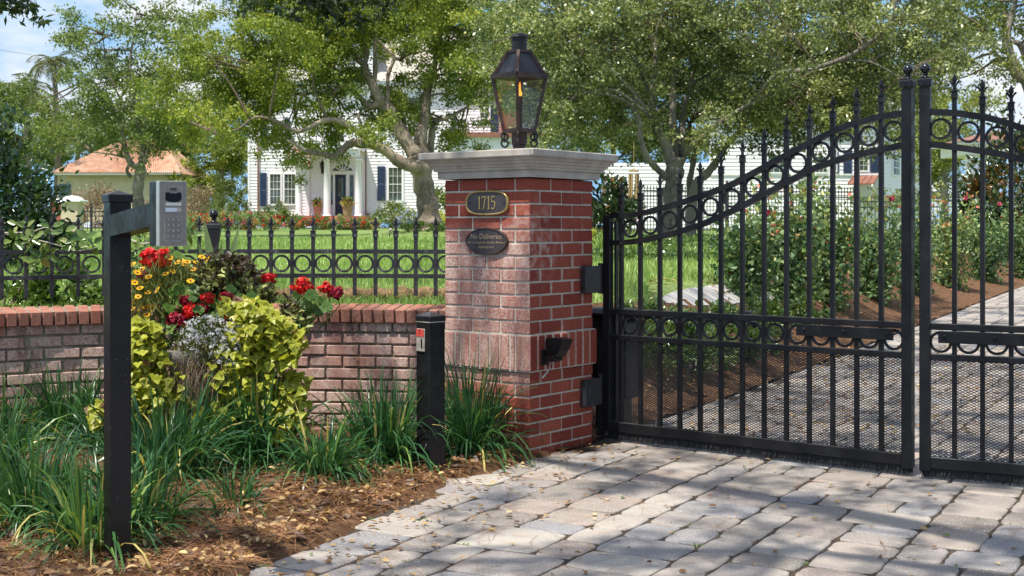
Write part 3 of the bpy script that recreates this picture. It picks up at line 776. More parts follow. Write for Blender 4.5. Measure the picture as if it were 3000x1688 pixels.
# ------------------------------------------------------------------ gas lantern
def make_lantern():
    c0 = PC+(pdirR+pdirL)*(PW/2)
    A = math.atan2(.64, .768)
    root = empty('gas_lantern', (c0.x, c0.y, 1.698), A, 'lit copper gas lantern with tapered glass sides on top of the pillar', 'lantern')
    Z0 = 1.698; Z = lambda z: z-Z0
    st = MB()
    st.lathe([(.075, 0), (.075, .006), (.04, .012), (.037, .018), (.037, .035), (.045, .037), (.045, Z(1.80)), (.05, Z(1.805)), (.05, Z(1.812))], 24); st.build('stem', M['copper'], root)
    fr = MB(); q = lambda w, z: [(sx*w/2, sy*w/2, Z(z)) for sx, sy in ((-1,-1),(1,-1),(1,1),(-1,1))]
    b, s_, tt = q(.128, 1.815), q(.222, 2.125), q(.094, 2.272)
    for k in range(4):
        fr.bar(b[k], s_[k], .017, .017); fr.bar(s_[k], tt[k], .018, .018)
        k2 = (k+1) % 4
        fr.bar(b[k], b[k2], .016, .020); fr.bar(s_[k], s_[k2], .020, .020); fr.bar(tt[k], tt[k2], .016, .018)
        # thin drip lip proud of the shoulder
        e0, e1 = Vector(s_[k])*1.06, Vector(s_[k2])*1.06; e0.z = e1.z = Z(2.137); fr.bar(e0, e1, .006, .010)
    fr.box((0, 0, Z(1.812)), (.13, .13, .006)); fr.build('frame', M['copper'], root)
    for k in range(4):
        k2 = (k+1) % 4; f = lambda p, g_: (p[0]*g_, p[1]*g_, p[2])
        p_ = MB(); p_.add([f(b[k], .95), f(b[k2], .95), f(s_[k2], .95), f(s_[k], .95)], [(0, 1, 2, 3)]); p_.build('side_pane', M['lantern_glass'], root)
        p_ = MB(); p_.add([f(s_[k], .96), f(s_[k2], .96), f(tt[k2], .96), f(tt[k], .96)], [(0, 1, 2, 3)]); p_.build('roof_pane', M['sooty_glass'], root)
    ch = MB(); ch.lathe([(.050, Z(2.268)), (.050, Z(2.28)), (.045, Z(2.285)), (.045, Z(2.350)), (.049, Z(2.352)), (.056, Z(2.353)), (.050, Z(2.364)), (.03, Z(2.378)), (.004, Z(2.383))], 28)
    ch.build('chimney', M['copper_dark'], root)
    for k in range(18):
        a = 2*math.pi*k/18; hb = MB(); hb.lathe([(.005, 0), (.005, .002)], 8)
        Mh = Matrix.Rotation(a, 4, 'Z') @ Matrix.Translation((.0449, 0, Z(2.338))) @ Matrix.Rotation(R(90), 4, 'Y'); hb.v = [tuple(Mh @ Vector(v)) for v in hb.v]
        if k == 0: hole = MB()
        hole.add(hb.v, hb.f)
    hole.build('vent_holes', M['dark_window'], root)
    bu = MB(); bu.lathe([(.016, Z(1.815)), (.016, Z(1.94)), (.019, Z(1.942)), (.019, Z(2.01)), (.014, Z(2.015))], 16); bu.build('burner', M['copper_dark'], root)
    fl = MB(); px_ = [(0, 0, 2.012), (.001, 0, 2.03), (-.002, 0, 2.05), (.002, 0, 2.075), (.006, 0, 2.10)]
    fl.tube([(x, y, Z(z)) for x, y, z in px_], [.013, .017, .011, .007, .001], 10); fl.tube([(-.012, .004, Z(2.012)), (-.012, .004, Z(2.03)), (-.016, .004, Z(2.045))], [.01, .008, .001], 8)
    fl.build('flame', M['flame'], root, True)
    for k in range(4):
        a = k*math.pi/2+math.pi/4
        pts = []
        for i in range(40):
            t_ = i/39
            if t_ < .5:
                th = math.pi*(.5-2.3*(1-2*t_)); r_ = .012+.016*(2*t_); x, z = .082+r_*math.cos(th)*.9, 1.782+r_*math.sin(th)
            else:
                th = math.pi*(-.5+2.3*(2*t_-1))+math.pi; r_ = .028-.016*(2*t_-1); x, z = .082-r_*math.cos(th)*.9, 1.742+r_*math.sin(th)
            pts.append((x, 0, Z(z)))
        Mr = Matrix.Rotation(a, 4, 'Z'); sb = MB(); sb.sweep([Mr @ Vector(p) for p in pts], .012, .0045, up=Mr @ Vector((0, 1, 0)))
        sb.build('scroll_bracket', M['copper_dark'], root)
make_lantern()

# ------------------------------------------------------------------ wrought-iron pieces shared by gate and fence
def finial_mb(h=.085, w=.052, t=.018, collar=True, base=0.0):
    """fleur spear standing on a square collar, from local z=base upward"""
    b = MB()
    if collar:
        b.box((0, 0, base+.016), (.028, .028, .030), ch=.002); b.box((0, 0, base+.034), (.034, .034, .006)); b.box((0, 0, base), (.033, .033, .005))
        z = base+.036
    else: z = base
    b.lathe([(.009, z), (.008, z+.022), (.006, z+.030)], 8, (0, 0, 0))
    y = t*.42; zt = z+h
    # spear blade: a four-sided diamond swelling above the leaves
    prof = [(.005, .004, z+.024), (.006, .005, z+.036), (.0125, .008, z+.052), (.010, .007, z+.064), (.0045, .004, z+.078), (.0005, .0005, zt)]
    vs = []
    for wx, wy, zz in prof: vs += [(wx, 0, zz), (0, wy, zz), (-wx, 0, zz), (0, -wy, zz)]
    fs = [(i*4+k, i*4+(k+1) % 4, (i+1)*4+(k+1) % 4, (i+1)*4+k) for i in range(len(prof)-1) for k in range(4)]
    b.add(vs, fs)
    for s_ in (-1, 1):
        pts = [(s_*.001, 0, z+.014), (s_*.007, 0, z+.028), (s_*.015, 0, z+.040), (s_*.022, 0, z+.046), (s_*w*.52, 0, z+.043)]
        b.tube(pts, [.004, .0058, .0062, .005, .0015], 6)
    return b
FIN = finial_mb().mesh('spear_finial', M['iron']); FIN_F = finial_mb(.092, .058, .02).mesh('spear_finial', M['fence_iron'])
RING_G = MB().ring((0, 0, 0), .0545, .0415, .013).mesh('ring', M['iron'])
RING_F = MB().ring((0, 0, 0), .0545, .0415, .013).mesh('ring', M['fence_iron'])
def ball_mb(r, h0):
    b = MB(); z = h0
    b.lathe([(.021, z), (.021, z+.006), (.011, z+.009), (.011, z+.014), (.016, z+.017), (.016, z+.021), (.009, z+.026)], 20)
    c = z+.022+r; pr = [(r*math.sin(a), c-r*math.cos(a)) for a in np.linspace(.3, math.pi-.01, 16)]
    b.lathe(pr, 24); return b

# ------------------------------------------------------------------ the two gate leaves
GO, GD = (.549, 7.57), (.79, -.613); GL = 1.856
def leaf_uz(px, py):
    r = (px-CX)/F; u = (GO[1]*r-GO[0])/(GD[0]-GD[1]*r); Y = GO[1]+GD[1]*u
    return u, EYE+(HY-py)/F*Y
UP = [(1795,632),(1840,632),(1893,623),(1976,600.5),(2059,574),(2142,542.5),(2225,498.5),(2308,453),(2390.6,411),(2446,384),(2493,365),(2576,343),(2645,333)]
LO = [(1795,712),(1840,710),(1893,703),(1976,684),(2059,657),(2142,620.5),(2225,579),(2308,533.5),(2390.6,491),(2466,466),(2548,446),(2645,426)]
TIPS = [(1820.7,528.5),(1877,523),(1933,508),(1990,496),(2051,473),(2111,444),(2174,410),(2237,375),(2304,334),(2370,303),(2437,280),(2509,256),(2582,230)]
_u = np.array([leaf_uz(*p) for p in UP]); _l = np.array([leaf_uz(*p) for p in LO]); _t = np.array([leaf_uz(*p) for p in TIPS])
def up_z(u): return float(np.interp(u, _u[:, 0], _u[:, 1]))
def lo_z(u): return float(np.interp(u, _l[:, 0], _l[:, 1]))
def tip_z(u): return float(np.interp(u, _t[:, 0], _t[:, 1]))
def make_gate(origin, ang, mirror, label):
    root = empty('gate_leaf', (*origin, 0), ang, label, 'gate', 'pair of black iron drive gate leaves')
    X = (lambda u: GL-u) if mirror else (lambda u: u)
    iron = M['iron']
    # stiles
    s = MB(); s.box((X(.023), 0, (.057+1.328)/2), (.046, .046, 1.328-.057), ch=.002); s.box((X(.062), .03, .70), (.012, .03, 1.18)); s.build('hinge_stile', iron, root)
    s = MB(); s.box((X(GL-.026), 0, (.045+1.955)/2), (.052, .052, 1.955-.045), ch=.002); cpost = s.build('meeting_stile', iron, root)
    c_ = MB(); c_.box((X(GL-.026), 0, 1.978), (.066, .066, .036), ch=.003); c_.box((X(GL-.026), 0, 1.999), (.05, .05, .008)); c_.lathe([(.004, 0), (.004, .004)], 8, (X(GL-.026), -.036, 1.978))
    c_.build('post_cap', iron, cpost)
    bl = ball_mb(.026, 2.002); bl.v = [(v[0]+X(GL-.026), v[1], v[2]) for v in bl.v]; bl.build('ball_finial', M['black_gloss'], cpost, True)
    us = np.linspace(.046, GL-.052, 60)
    for f, nm in ((up_z, 'upper_arched_rail'), (lo_z, 'lower_arched_rail')):
        b = MB(); b.sweep([(X(u), 0, f(u)) for u in us], .034, .032, up=(0, 1, 0)) if False else b.sweep([(X(u), 0, f(u)) for u in us], .034, .031); b.build(nm, iron, root)
    x0, x1 = X(.046), X(GL-.052); xm, xl = (x0+x1)/2, abs(x1-x0)
    for z, h, nm in ((.763, .032, 'middle_rail'), (.611, .031, 'middle_rail'), (.087, .056, 'bottom_rail')):
        MB().box((xm, 0, z), (xl, .036 if h < .05 else .046, h), ch=.002).build(nm, iron, root)
    u_p = [.1168+.1312*i for i in range(13)]
    for u in u_p:
        zt = tip_z(u); p = MB(); z1 = zt-.117
        p.box((X(u), 0, (.112+z1)/2), (.022, .022, z1-.112))
        po = p.build('picket', iron, root)
        link('spear_finial', FIN, po, (X(u), 0, z1-.004))
    gaps = [(u_p[i]+u_p[i+1])/2 for i in range(12)]
    gz = gaps+[u_p[12]+.0655]
    for u in gz: link('arch_ring', RING_G, root, (X(u), 0, (up_z(u)+lo_z(u))/2))
    for u in gz: link('rail_ring', RING_G, root, (X(u), 0, .687))
    # expanded-metal panel behind the bars
    m = MB(); z0, z1 = .113, .597; a0, a1 = .05, GL-.055; px_, pz = .0265, .0135; slope = pz/px_
    k = int((a1-a0+(z1-z0)/slope)/px_)+2
    for sgn in (1, -1):
        for i in range(k):
            xb = a0-(z1-z0)/slope+i*px_ if sgn > 0 else a0+i*px_
            pa, pb = (xb, z0), (xb+sgn*(z1-z0)/slope, z1)
            # clip to the panel
            def clip(p, q):
                t0, t1 = 0, 1; dx = q[0]-p[0]
                for bnd, sg in ((a0, 1), (a1, -1)):
                    d = (p[0]-bnd)*sg; e = (q[0]-bnd)*sg
                    if d < 0 and e < 0: return None
                    if d < 0: t0 = max(t0, d/(d-e))
                    elif e < 0: t1 = min(t1, d/(d-e))
                return None if t0 >= t1 else ((p[0]+dx*t0, p[1]+(q[1]-p[1])*t0), (p[0]+dx*t1, p[1]+(q[1]-p[1])*t1))
            c = clip(pa, pb)
            if c: m.bar((X(c[0][0]), .013+.002*sgn, c[0][1]), (X(c[1][0]), .013+.002*sgn, c[1][1]), .003, .0032, up=(0, 1, 0))
    m.build('mesh_panel', iron, root)
    # bristle strip under the bottom rail
    lv = LV(); n = 2600; bx = rng.uniform(.03, GL-.01, n)
    P = np.stack([np.array([X(u) for u in bx]), rng.uniform(-.012, .012, n), np.full(n, .066)], 1)
    D = np.stack([rng.normal(0, .10, n), rng.normal(0, .16, n), -np.ones(n)], 1)
    lv.leaves(P, D, rng.uniform(.050, .066, n), .006, rng.random(n), up=(0, 1, 0))
    bs = lv.build('bristle_strip', M['brush'], root)
    MB().box((X(GL/2), .0, .040), (GL-.06, .012, .045)).build('bristle_holder', M['brush'], root)
    # operator plate with bolts
    pa, pb = (1.235, 1.765)
    MB().box((X((pa+pb)/2), -.026, .714), (pb-pa, .008, .060), ch=.002).build('operator_plate', iron, root)
    for u in (1.28, 1.50, 1.735):
        bt = MB(); bt.lathe([(.010, 0), (.010, .004), (.006, .008), (.001, .009)], 12); Mb = Matrix.Translation((X(u), -.030, .716)) @ Matrix.Rotation(R(90), 4, 'X'); bt.v = [tuple(Mb @ Vector(v)) for v in bt.v]; bt.build('bolt', iron, root)
    if not mirror:
        # hinges: knuckle on the stile, strap and welded box on the pillar
        for z in (.955, .300):
            h = MB(); h.lathe([(.016, z-.09), (.016, z+.09)], 14, (-.022, -.012, 0)); ho = h.build('hinge', M['steel_box'], root)
            h = MB(); h.box((-.055, -.02, z), (.062, .012, .085)); h.build('hinge_strap', M['steel_box'], ho)
            h = MB(); Mi = Matrix.Translation((-GO[0], -GO[1], 0)); 
            wpos = PC+pdirR*(PW-.055)+Vector((pdirL.x, pdirL.y, 0))*(-.022); loc = Matrix.Rotation(-ang, 4, 'Z') @ (Vector((wpos.x, wpos.y, z))-Vector((*origin, 0)))
            h.box((0, 0, 0), (.15, .038, .155), M=Matrix.Translation(loc) @ Matrix.Rotation(PA-ang, 4, 'Z'), ch=.004); h.build('hinge_box', M['steel_box'], ho)
        lv = LV(); n = 1500; zz = rng.uniform(.01, .60, n)
        P = np.stack([np.full(n, -.002), rng.uniform(-.004, .012, n), zz], 1); D = np.stack([-np.ones(n), rng.normal(0, .12, n), rng.normal(0, .1, n)], 1)
        lv.leaves(P, D, rng.uniform(.045, .065, n), .006, rng.random(n), up=(0, 1, 0)); lv.build('side_bristle', M['brush'], root)
        MB().box((-.022, .006, .305), (.04, .008, .59)).build('side_bristle_holder', M['brush'], root)
    return root
gate1 = make_gate(GO, math.atan2(GD[1], GD[0]), False, 'black iron gate leaf hinged to the brick pillar, rising to a ball-topped stile')
gate2 = make_gate((2.040, 6.40), math.atan2(-.454, .891), True, 'second black iron gate leaf, cut off by the right edge of the photo')

# gate opener box behind the left leaf
def make_opener():
    ang = math.atan2(GD[1], GD[0]); o = Vector((*GO, 0))+Vector((GD[0], GD[1], 0))*-.16+Vector((.613, .79, 0))*.34
    root = empty('gate_opener', (o.x, o.y, 0), ang, 'black plastic gate opener box behind the hinge side of the gate', 'gate opener')
    b = MB(); b.box((.0, 0, .45), (.31, .24, .48), ch=.02); b.build('housing', M['plastic'], root)
    l = MB(); l.box((0, 0, .725), (.34, .27, .06), ch=.025); l.build('lid', M['plastic'], root)
    p = MB(); p.box((0, 0, .10), (.16, .16, .24)); p.build('pedestal', M['plastic'], root)
    a = MB(); a.bar((.1, -.13, .73), (1.02, -.20, .74), .028, .035); a.bar((1.02, -.20, .74), (1.12, -.30, .72), .024, .03); a.box((1.02, -.2, .765), (.05, .05, .05), ch=.005); a.build('arm', M['steel_box'], root)
make_opener()

# ------------------------------------------------------------------ curved brick wall and its iron fence
wall_path = catmull([(x, y, 0) for x, y in WALL_PTS], 14)
def resample(P, step):
    out = [P[-1]]; acc = 0
    for i in range(len(P)-1, 0, -1):
        a, b = P[i], P[i-1]; L = (b-a).length
        while acc+step <= L-1e-9 if False else True:
            break
    d = [0]
    for i in range(len(P)-1): d.append(d[-1]+(P[i+1]-P[i]).length)
    tot = d[-1]; n = int(tot/step); res = []
    for k in range(n+1):
        s_ = tot-k*step
        j = max(i for i in range(len(d)) if d[i] <= s_+1e-9); j = min(j, len(P)-2)
        t_ = (s_-d[j])/max(d[j+1]-d[j], 1e-9); p = P[j].lerp(P[j+1], t_); tg = (P[j+1]-P[j]).normalized()
        res.append((p, tg))
    return res     # from the pillar leftwards
def make_wall():
    root = empty('brick_wall', (-2.0, 7.6, 0), 0, 'low curved brick garden wall with a rowlock coping', 'wall')
    inv = Vector((-2.0, -7.6, 0)).copy(); inv = Vector((2.0, -7.6, 0))
    rr = random.Random(9); b = MB(); h = .0695; 
    for r in range(10):
        z = .70-(r+.5)*h
        for k, (p, tg) in enumerate(resample(wall_path[:], .2033)):
            q = p-tg*(.1016*(r % 2)+.05); n = Vector((-tg.y, tg.x, 0))
            rec = .0 if r else .0
            c = q+n*(.052+(rr.random()-.5)*.007)+inv
            b.box((c.x, c.y, z+(rr.random()-.5)*.003), (.1925, .10, h-.0125-rr.random()*.002), math.atan2(tg.y, tg.x)+(rr.random()-.5)*.012, rr.random(), ch=.004)
    b.build('brickwork', M['wall_brick'], root)
    m = MB(); L = []
    for p, tg in resample(wall_path, .1):
        n = Vector((-tg.y, tg.x, 0)); L.append((p+n*.022+inv, p+n*.20+inv))
    for (a0, a1), (b0, b1) in zip(L[:-1], L[1:]):
        m.add([(*a0.xy, -.03), (*b0.xy, -.03), (*b1.xy, -.03), (*a1.xy, -.03), (*a0.xy, .742), (*b0.xy, .742), (*b1.xy, .752), (*a1.xy, .752)],
              [(4,7,6,5)[::-1], (0,4,5,1)[::-1], (2,6,7,3)[::-1], (0,3,2,1)[::-1]])
    m.build('mortar_joints', M['wall_mortar'], root)
    m = MB()
    for (a0, a1), (b0, b1) in zip(L[:-1], L[1:]):
        a, b, c, d = a0.lerp(a1, -.16), b0.lerp(b1, -.16), b0.lerp(b1, .93), a0.lerp(a1, .93)
        m.add([(*a.xy, .715), (*b.xy, .715), (*c.xy, .73), (*d.xy, .73), (*a.xy, .768), (*b.xy, .768), (*c.xy, .784), (*d.xy, .784)],
              [(4,7,6,5)[::-1], (0,4,5,1)[::-1], (2,6,7,3)[::-1], (0,3,2,1)[::-1]])
    m.build('coping_joints', M['wall_mortar'], root)
    cp = MB()
    for p, tg in resample(wall_path, .0668):
        n = Vector((-tg.y, tg.x, 0)); c = p-tg*.03+n*.085+inv; a = math.atan2(tg.y, tg.x)+(rr.random()-.5)*.02
        Mc = Matrix.Translation((c.x, c.y, .742+(rr.random()-.5)*.003)) @ Matrix.Rotation(a, 4, 'Z') @ Matrix.Rotation(R(5), 4, 'X')
        cp.box((0, 0, 0), (.0555, .235, .080), M=Mc, rnd=rr.random(), ch=.004)
    cp.build('coping', M['coping_brick'], root)
make_wall()

def make_fence():
    root = empty('iron_fence', (-2.0, 7.8, .72), 0, 'black iron fence with spear points and rings above the brick wall', 'fence')
    off = Vector((2.0, -7.8, -.72)); iron = M['fence_iron']
    P = [(p+Vector((-tg.y, tg.x, 0))*.27, tg) for p, tg in resample(wall_path, .02)]
    line = [p for p, _ in P]
    for z, nm in ((1.108, 'top_rail'), (.958, 'lower_rail')):
        MB().sweep([p+off+Vector((0, 0, z)) for p in line[::4]], .026, .026).build(nm, iron, root)
    # post position: px 629
    ip = min(range(len(line)), key=lambda i: abs(line[i].x/line[i].y-(629-CX)/F))
    step = 6.15   # samples between pickets (0.123 m)
    idx = []
    k = ip-4.2*1.0
    i = ip-step*.62
    right = []
    while i > 1: right.append(i); i -= step
    i = ip+step*.68; left = []
    while i < len(line)-3: left.append(i); i += step*1.04
    def pos(i):
        j = int(i); f = i-j; p = line[j].lerp(line[min(j+1, len(line)-1)], f); return p, P[j][1]
    pm = MB().box((0, 0, (.838+1.205)/2), (.021, .021, 1.205-.838)).mesh('picket', iron)
    for seq in (right, left):
        for i in seq:
            p, tg = pos(i); a = math.atan2(tg.y, tg.x)
            if p.x < -4.6: continue
            q = link('picket', pm, root, p+off, (0, 0, a)); link('spear_finial', FIN_F, q, (0, 0, 1.200))
        for i, j in zip(seq[:-1], seq[1:]):
            p, tg = pos((i+j)/2)
            if p.x < -4.6: continue
            link('ring', RING_F, root, p+off+Vector((0, 0, 1.033)), (0, 0, math.atan2(tg.y, tg.x)))
    for s_ in (-1, 1):
        p, tg = pos(ip+s_*step*.35 if False else ip)
    p, tg = pos(ip); a = math.atan2(tg.y, tg.x)
    po = MB(); vs = []
    prof = [(.024, .79), (.025, 1.12), (.040, 1.235), (.040, 1.255)]
    po.lathe([(r*math.sqrt(2), z) for r, z in prof], 4, sq=True); po.box((0, 0, 1.262), (.088, .088, .032), ch=.003); po.box((0, 0, 1.283), (.07, .07, .01))
    pp = po.build('post', iron, root, loc=p+off, rot=(0, 0, a))
    ball_mb(.028, 1.288).build('ball_finial', M['black_gloss'], pp, True)
make_fence()

# ------------------------------------------------------------------ keypad post
def make_intercom():
    a = math.atan2(.56, .83)       # direction of the post's front face
    f = Vector((.56, -.83, 0)); r_ = Vector((.83, .56, 0))
    base = Vector((-1.462, 4.655, 0)); w = .078
    c = base+r_*w/2-f*w/2
    root = empty('intercom_post', (c.x, c.y, 0), a, 'tall black steel post with an arm carrying a steel intercom keypad', 'intercom post')
    # local: x = right along the front face, -y = outward to the drive, z up
    MB().box((0, 0, .675), (w, w, 1.37), ch=.002).build('post', M['post_black'], root)
    cp = MB(); cp.box((0, 0, 1.362), (w+.012, w+.012, .030), ch=.003); cp.lathe([((w/2+.003)*math.sqrt(2), 1.377), (.002, 1.392)], 4, sq=True); cp.build('post_cap', M['post_black'], root)
    am = MB(); am.bar((0, -w/2, 1.262), (0, -w/2-.44, 1.298), w, .078); am.build('arm', M['post_black'], root)
    kw, kh, kd = .094, .214, .098; y0 = -w/2-.44; xk = -w/2+kw/2+.0; zk = 1.2545+.012-.037
    zk = 1.301-.0
    K = MB(); K.box((xk, y0-kd*.36, zk), (kw, kd*.72, kh), ch=.002); kp = K.build('keypad_housing', M['post_black'], root)
    fp = MB(); fp.box((xk, y0-kd*.86, zk), (kw+.001, kd*.28, kh+.002), ch=.0015); fp.build('side_trim', M['steel_lite'], kp)
    yf = y0-kd; fb = MB(); fb.box((xk, yf-.002, zk), (kw-.004, .006, kh-.001), ch=.0012); fb.build('faceplate', M['steel'], kp)
    yf -= .005
    loc = lambda u, v: (xk+u, yf, zk+v)
    # recessed frames of the upper unit and the key field
    fr = MB()
    for (u0, u1, v0, v1) in ((-.030, .027, .0215, .088), (-.030, .028, -.090, -.008)):
        for p, q in (((u0, v0), (u1, v0)), ((u1, v0), (u1, v1)), ((u1, v1), (u0, v1)), ((u0, v1), (u0, v0))):
            fr.bar(loc(*p), loc(*q), .0012, .0014)
    fr.build('panel_frame', M['reader'], kp)
    lw = MB(); pts = [(-.027, .070), (-.012, .070), (-.011, .067), (.012, .067), (.013, .070), (.027, .070), (.027, .045)]+[(.027-.054*t_, .045-.008*math.sin(math.pi*t_)) for t_ in np.linspace(.1, .9, 9)]+[(-.027, .045)]
    lw.prism(pts[::-1], 0, .002, Matrix(((1,0,0,xk),(0,0,-1,yf+.0005),(0,1,0,zk),(0,0,0,1)))); lw.build('camera_window', M['dark_window'], kp)
    sp = MB()
    for i in range(4): sp.box(loc(0, .0765+i*.0028), (.022, .0022, .0011))
    sp.build('speaker_slots', M['plastic'], kp)
    MB().box(loc(0, .0315), (.052, .003, .010)).build('lower_lens', M['steel_lite'], kp)
    MB().box(loc(-.007, .0125), (.040, .003, .013), ch=.0008).build('display', M['display'], kp)
    MB().box(loc(.0215, .0125), (.012, .003, .012), ch=.0008).build('call_button', M['reader'], kp)
    keys = ['1','2','3','4','5','6','7','8','9','*','0','#']
    for i, kx in enumerate(keys):
        u, v = -.017+.0165*(i % 3), -.020-.0185*(i//3)
        k_ = MB(); k_.box(loc(u, v), (.0115, .0045, .0125), ch=.0012); ko = k_.build('key', M['steel'], kp)
        me = text_mesh(kx, .0095, .0003); me.materials.append(M['steel_lite']); link('key_digit', me, ko, (xk+u, yf-.0029, zk+v), (R(90), 0, 0))
    MB().lathe([(.0018, 0), (.0018, .001)], 8).build('microphone_hole', M['dark_window'], kp, loc=loc(0, -.101), rot=(R(90), 0, 0))
make_intercom()

# ------------------------------------------------------------------ card reader bollard
def make_bollard():
    base = Vector((-.4143, 6.447, 0)); w = .104; a = R(45)
    c = base+Vector((0, w/math.sqrt(2), 0))
    root = empty('reader_bollard', (c.x, c.y, 0), a, 'short black square bollard with a red and grey card reader plate', 'bollard')
    MB().box((0, 0, .385), (w, w, .80), ch=.002).build('post', M['post_black'], root)
    cp = MB(); cp.box((0, 0, .794), (w+.008, w+.008, .028), ch=.004); cp.lathe([((w/2+.002)*math.sqrt(2), .808), (.002, .829)], 4, sq=True); cp.build('post_cap', M['post_black'], root)
    MB().box((0, 0, .777), (w+.004, w+.004, .004)).build('cap_seal', M['reader'], root)
    # the reader sits on the face turned to the left (local -x ... outward)
    x = -w/2
    p = MB(); p.box((x-.004, .012, .685), (.008, .062, .115), ch=.002); pl = p.build('reader_plate', M['reader'], root)
    MB().box((x-.0085, .012, .722), (.003, .058, .038)).build('red_panel', M['red_label'], pl)
    MB().box((x-.010, .000, .668), (.004, .006, .048)).build('card_slot', M['plastic'], pl)
    ic = MB(); ic.bar((x-.0105, .022, .715), (x-.0105, .010, .722), .0025, .0015, up=(1, 0, 0)); ic.bar((x-.0105, .010, .722), (x-.0105, .017, .729), .0025, .0015, up=(1, 0, 0)); ic.bar((x-.0105, .024, .733), (x-.0105, .008, .733), .002, .0015, up=(1, 0, 0))
    ic.build('card_symbol', M['plastic'], pl)
make_bollard()
# ------------------------------------------------------------------ trees
def limb_pts(pts, Y, yfun=None):
    """[(px, py, width px [, dY])] -> world points and radii"""
    P, Rr = [], []
    for q in pts:
        dy = q[3] if len(q) > 3 else 0
        P.append(at(q[0], q[1], Y+dy)); Rr.append(q[2]/F*(Y+dy)/2)
    return P, Rr
def smooth_limb(P, Rr, n=4):
    P2 = catmull(P, n); R2 = []
    for i in range(len(Rr)-1):
        for k in range(n): R2.append(Rr[i]+(Rr[i+1]-Rr[i])*k/n)
    R2.append(Rr[-1]); return P2, R2
def gen_twigs(b, origin, pts, rr, r0=.05, seg=5):
    for c in pts:
        o = origin[int(np.argmin([(o_-c).length for o_ in origin]))]
        mid = o.lerp(c, .5)+Vector((rr.gauss(0, .15), rr.gauss(0, .15), rr.gauss(.1, .15)))*(c-o).length*.4
        P = catmull([o, mid, c], 3); n = len(P)
        b.tube(P, [r0*(1-.85*i/(n-1)) for i in range(n)], 5)
def clumps_from_blobs(blobs, Y, dspread, spacing, rr):
    """blobs in the photo's plane [(px,py,rx,ry[,density])] filled with clump centres in depth"""
    out = []
    for bl in blobs:
        px, py, rx, ry = bl[:4]; den = bl[4] if len(bl) > 4 else 1.0; s = ppm(Y)
        n = max(2, int(math.pi*rx*ry/s/s/spacing**2*1.15*den))
        for _ in range(n):
            a = rr.random()*2*math.pi; q = math.sqrt(rr.random())
            dy = rr.gauss(.45*dspread, dspread)
            p = at(px+rx*q*math.cos(a), py+ry*q*math.sin(a), Y); p.y += dy; out.append(p)
    return out
def crown(lv, centers, per, spread, size, base_r, rr, flat=.65, asp=.5, hang=0.25, sub=5):
    C = np.array([tuple(c) for c in centers]); n = len(C)
    S = C[:, None, :]+rng.normal(size=(n, sub, 3))*spread*np.array([1, 1, flat])
    S = S.reshape(-1, 3); m = len(S); k = max(1, per//sub)
    P = S[:, None, :]+rng.normal(size=(m, k, 3))*spread*.36*np.array([1, 1, .75])
    cr = np.repeat(np.clip(base_r+rng.normal(0, .13, n), 0, 1), sub*k)
    P = P.reshape(-1, 3); N = len(P)
    D = randdir(N)+np.array([0, 0, -hang]); L = size*rng.uniform(.65, 1.35, N)
    lv.leaves(P, D, L, L*asp, np.clip(cr+rng.normal(0, .23, N), 0, 1), fold=.12)

def make_tree(name, label, Y, base_px, limbs, blobs, mat, bmat, per=260, spread=.42, size=.1, dspread=1.4, spacing=.62, base_r=.5, group=None, r0=.05, seed=1, extra=None, hang=.25, sub=6, twigs=True):
    rr = random.Random(seed)
    bz = terr1((base_px-CX)/F*Y, Y)
    root = empty(name, ((base_px-CX)/F*Y, Y, bz), 0, label, 'tree', group)
    inv = -root.location
    b = MB(); org = []
    for lm in limbs:
        P, Rr = limb_pts(lm, Y); P, Rr = smooth_limb(P, Rr)
        b.tube([p+inv for p in P], [r*(1+.10*math.sin(i*1.7)) for i, r in enumerate(Rr)], 10, jit=.10)
        org += [p for p, r in zip(P, Rr)][len(P)//3:]
    C = clumps_from_blobs(blobs, Y, dspread, spacing, rr)
    if extra: C += extra
    if twigs: 
        t_ = MB(); gen_twigs(t_, [o+inv for o in org], [c+inv for c in C], rr, r0); t_.build('branches', M['twig'], root, True)
    b.build('trunk', bmat, root, True)
    lv = LV(); crown(lv, [c+inv for c in C], per, spread, size, base_r, rr, sub=sub, hang=hang)
    lv.build('crown', mat, root)
    return root

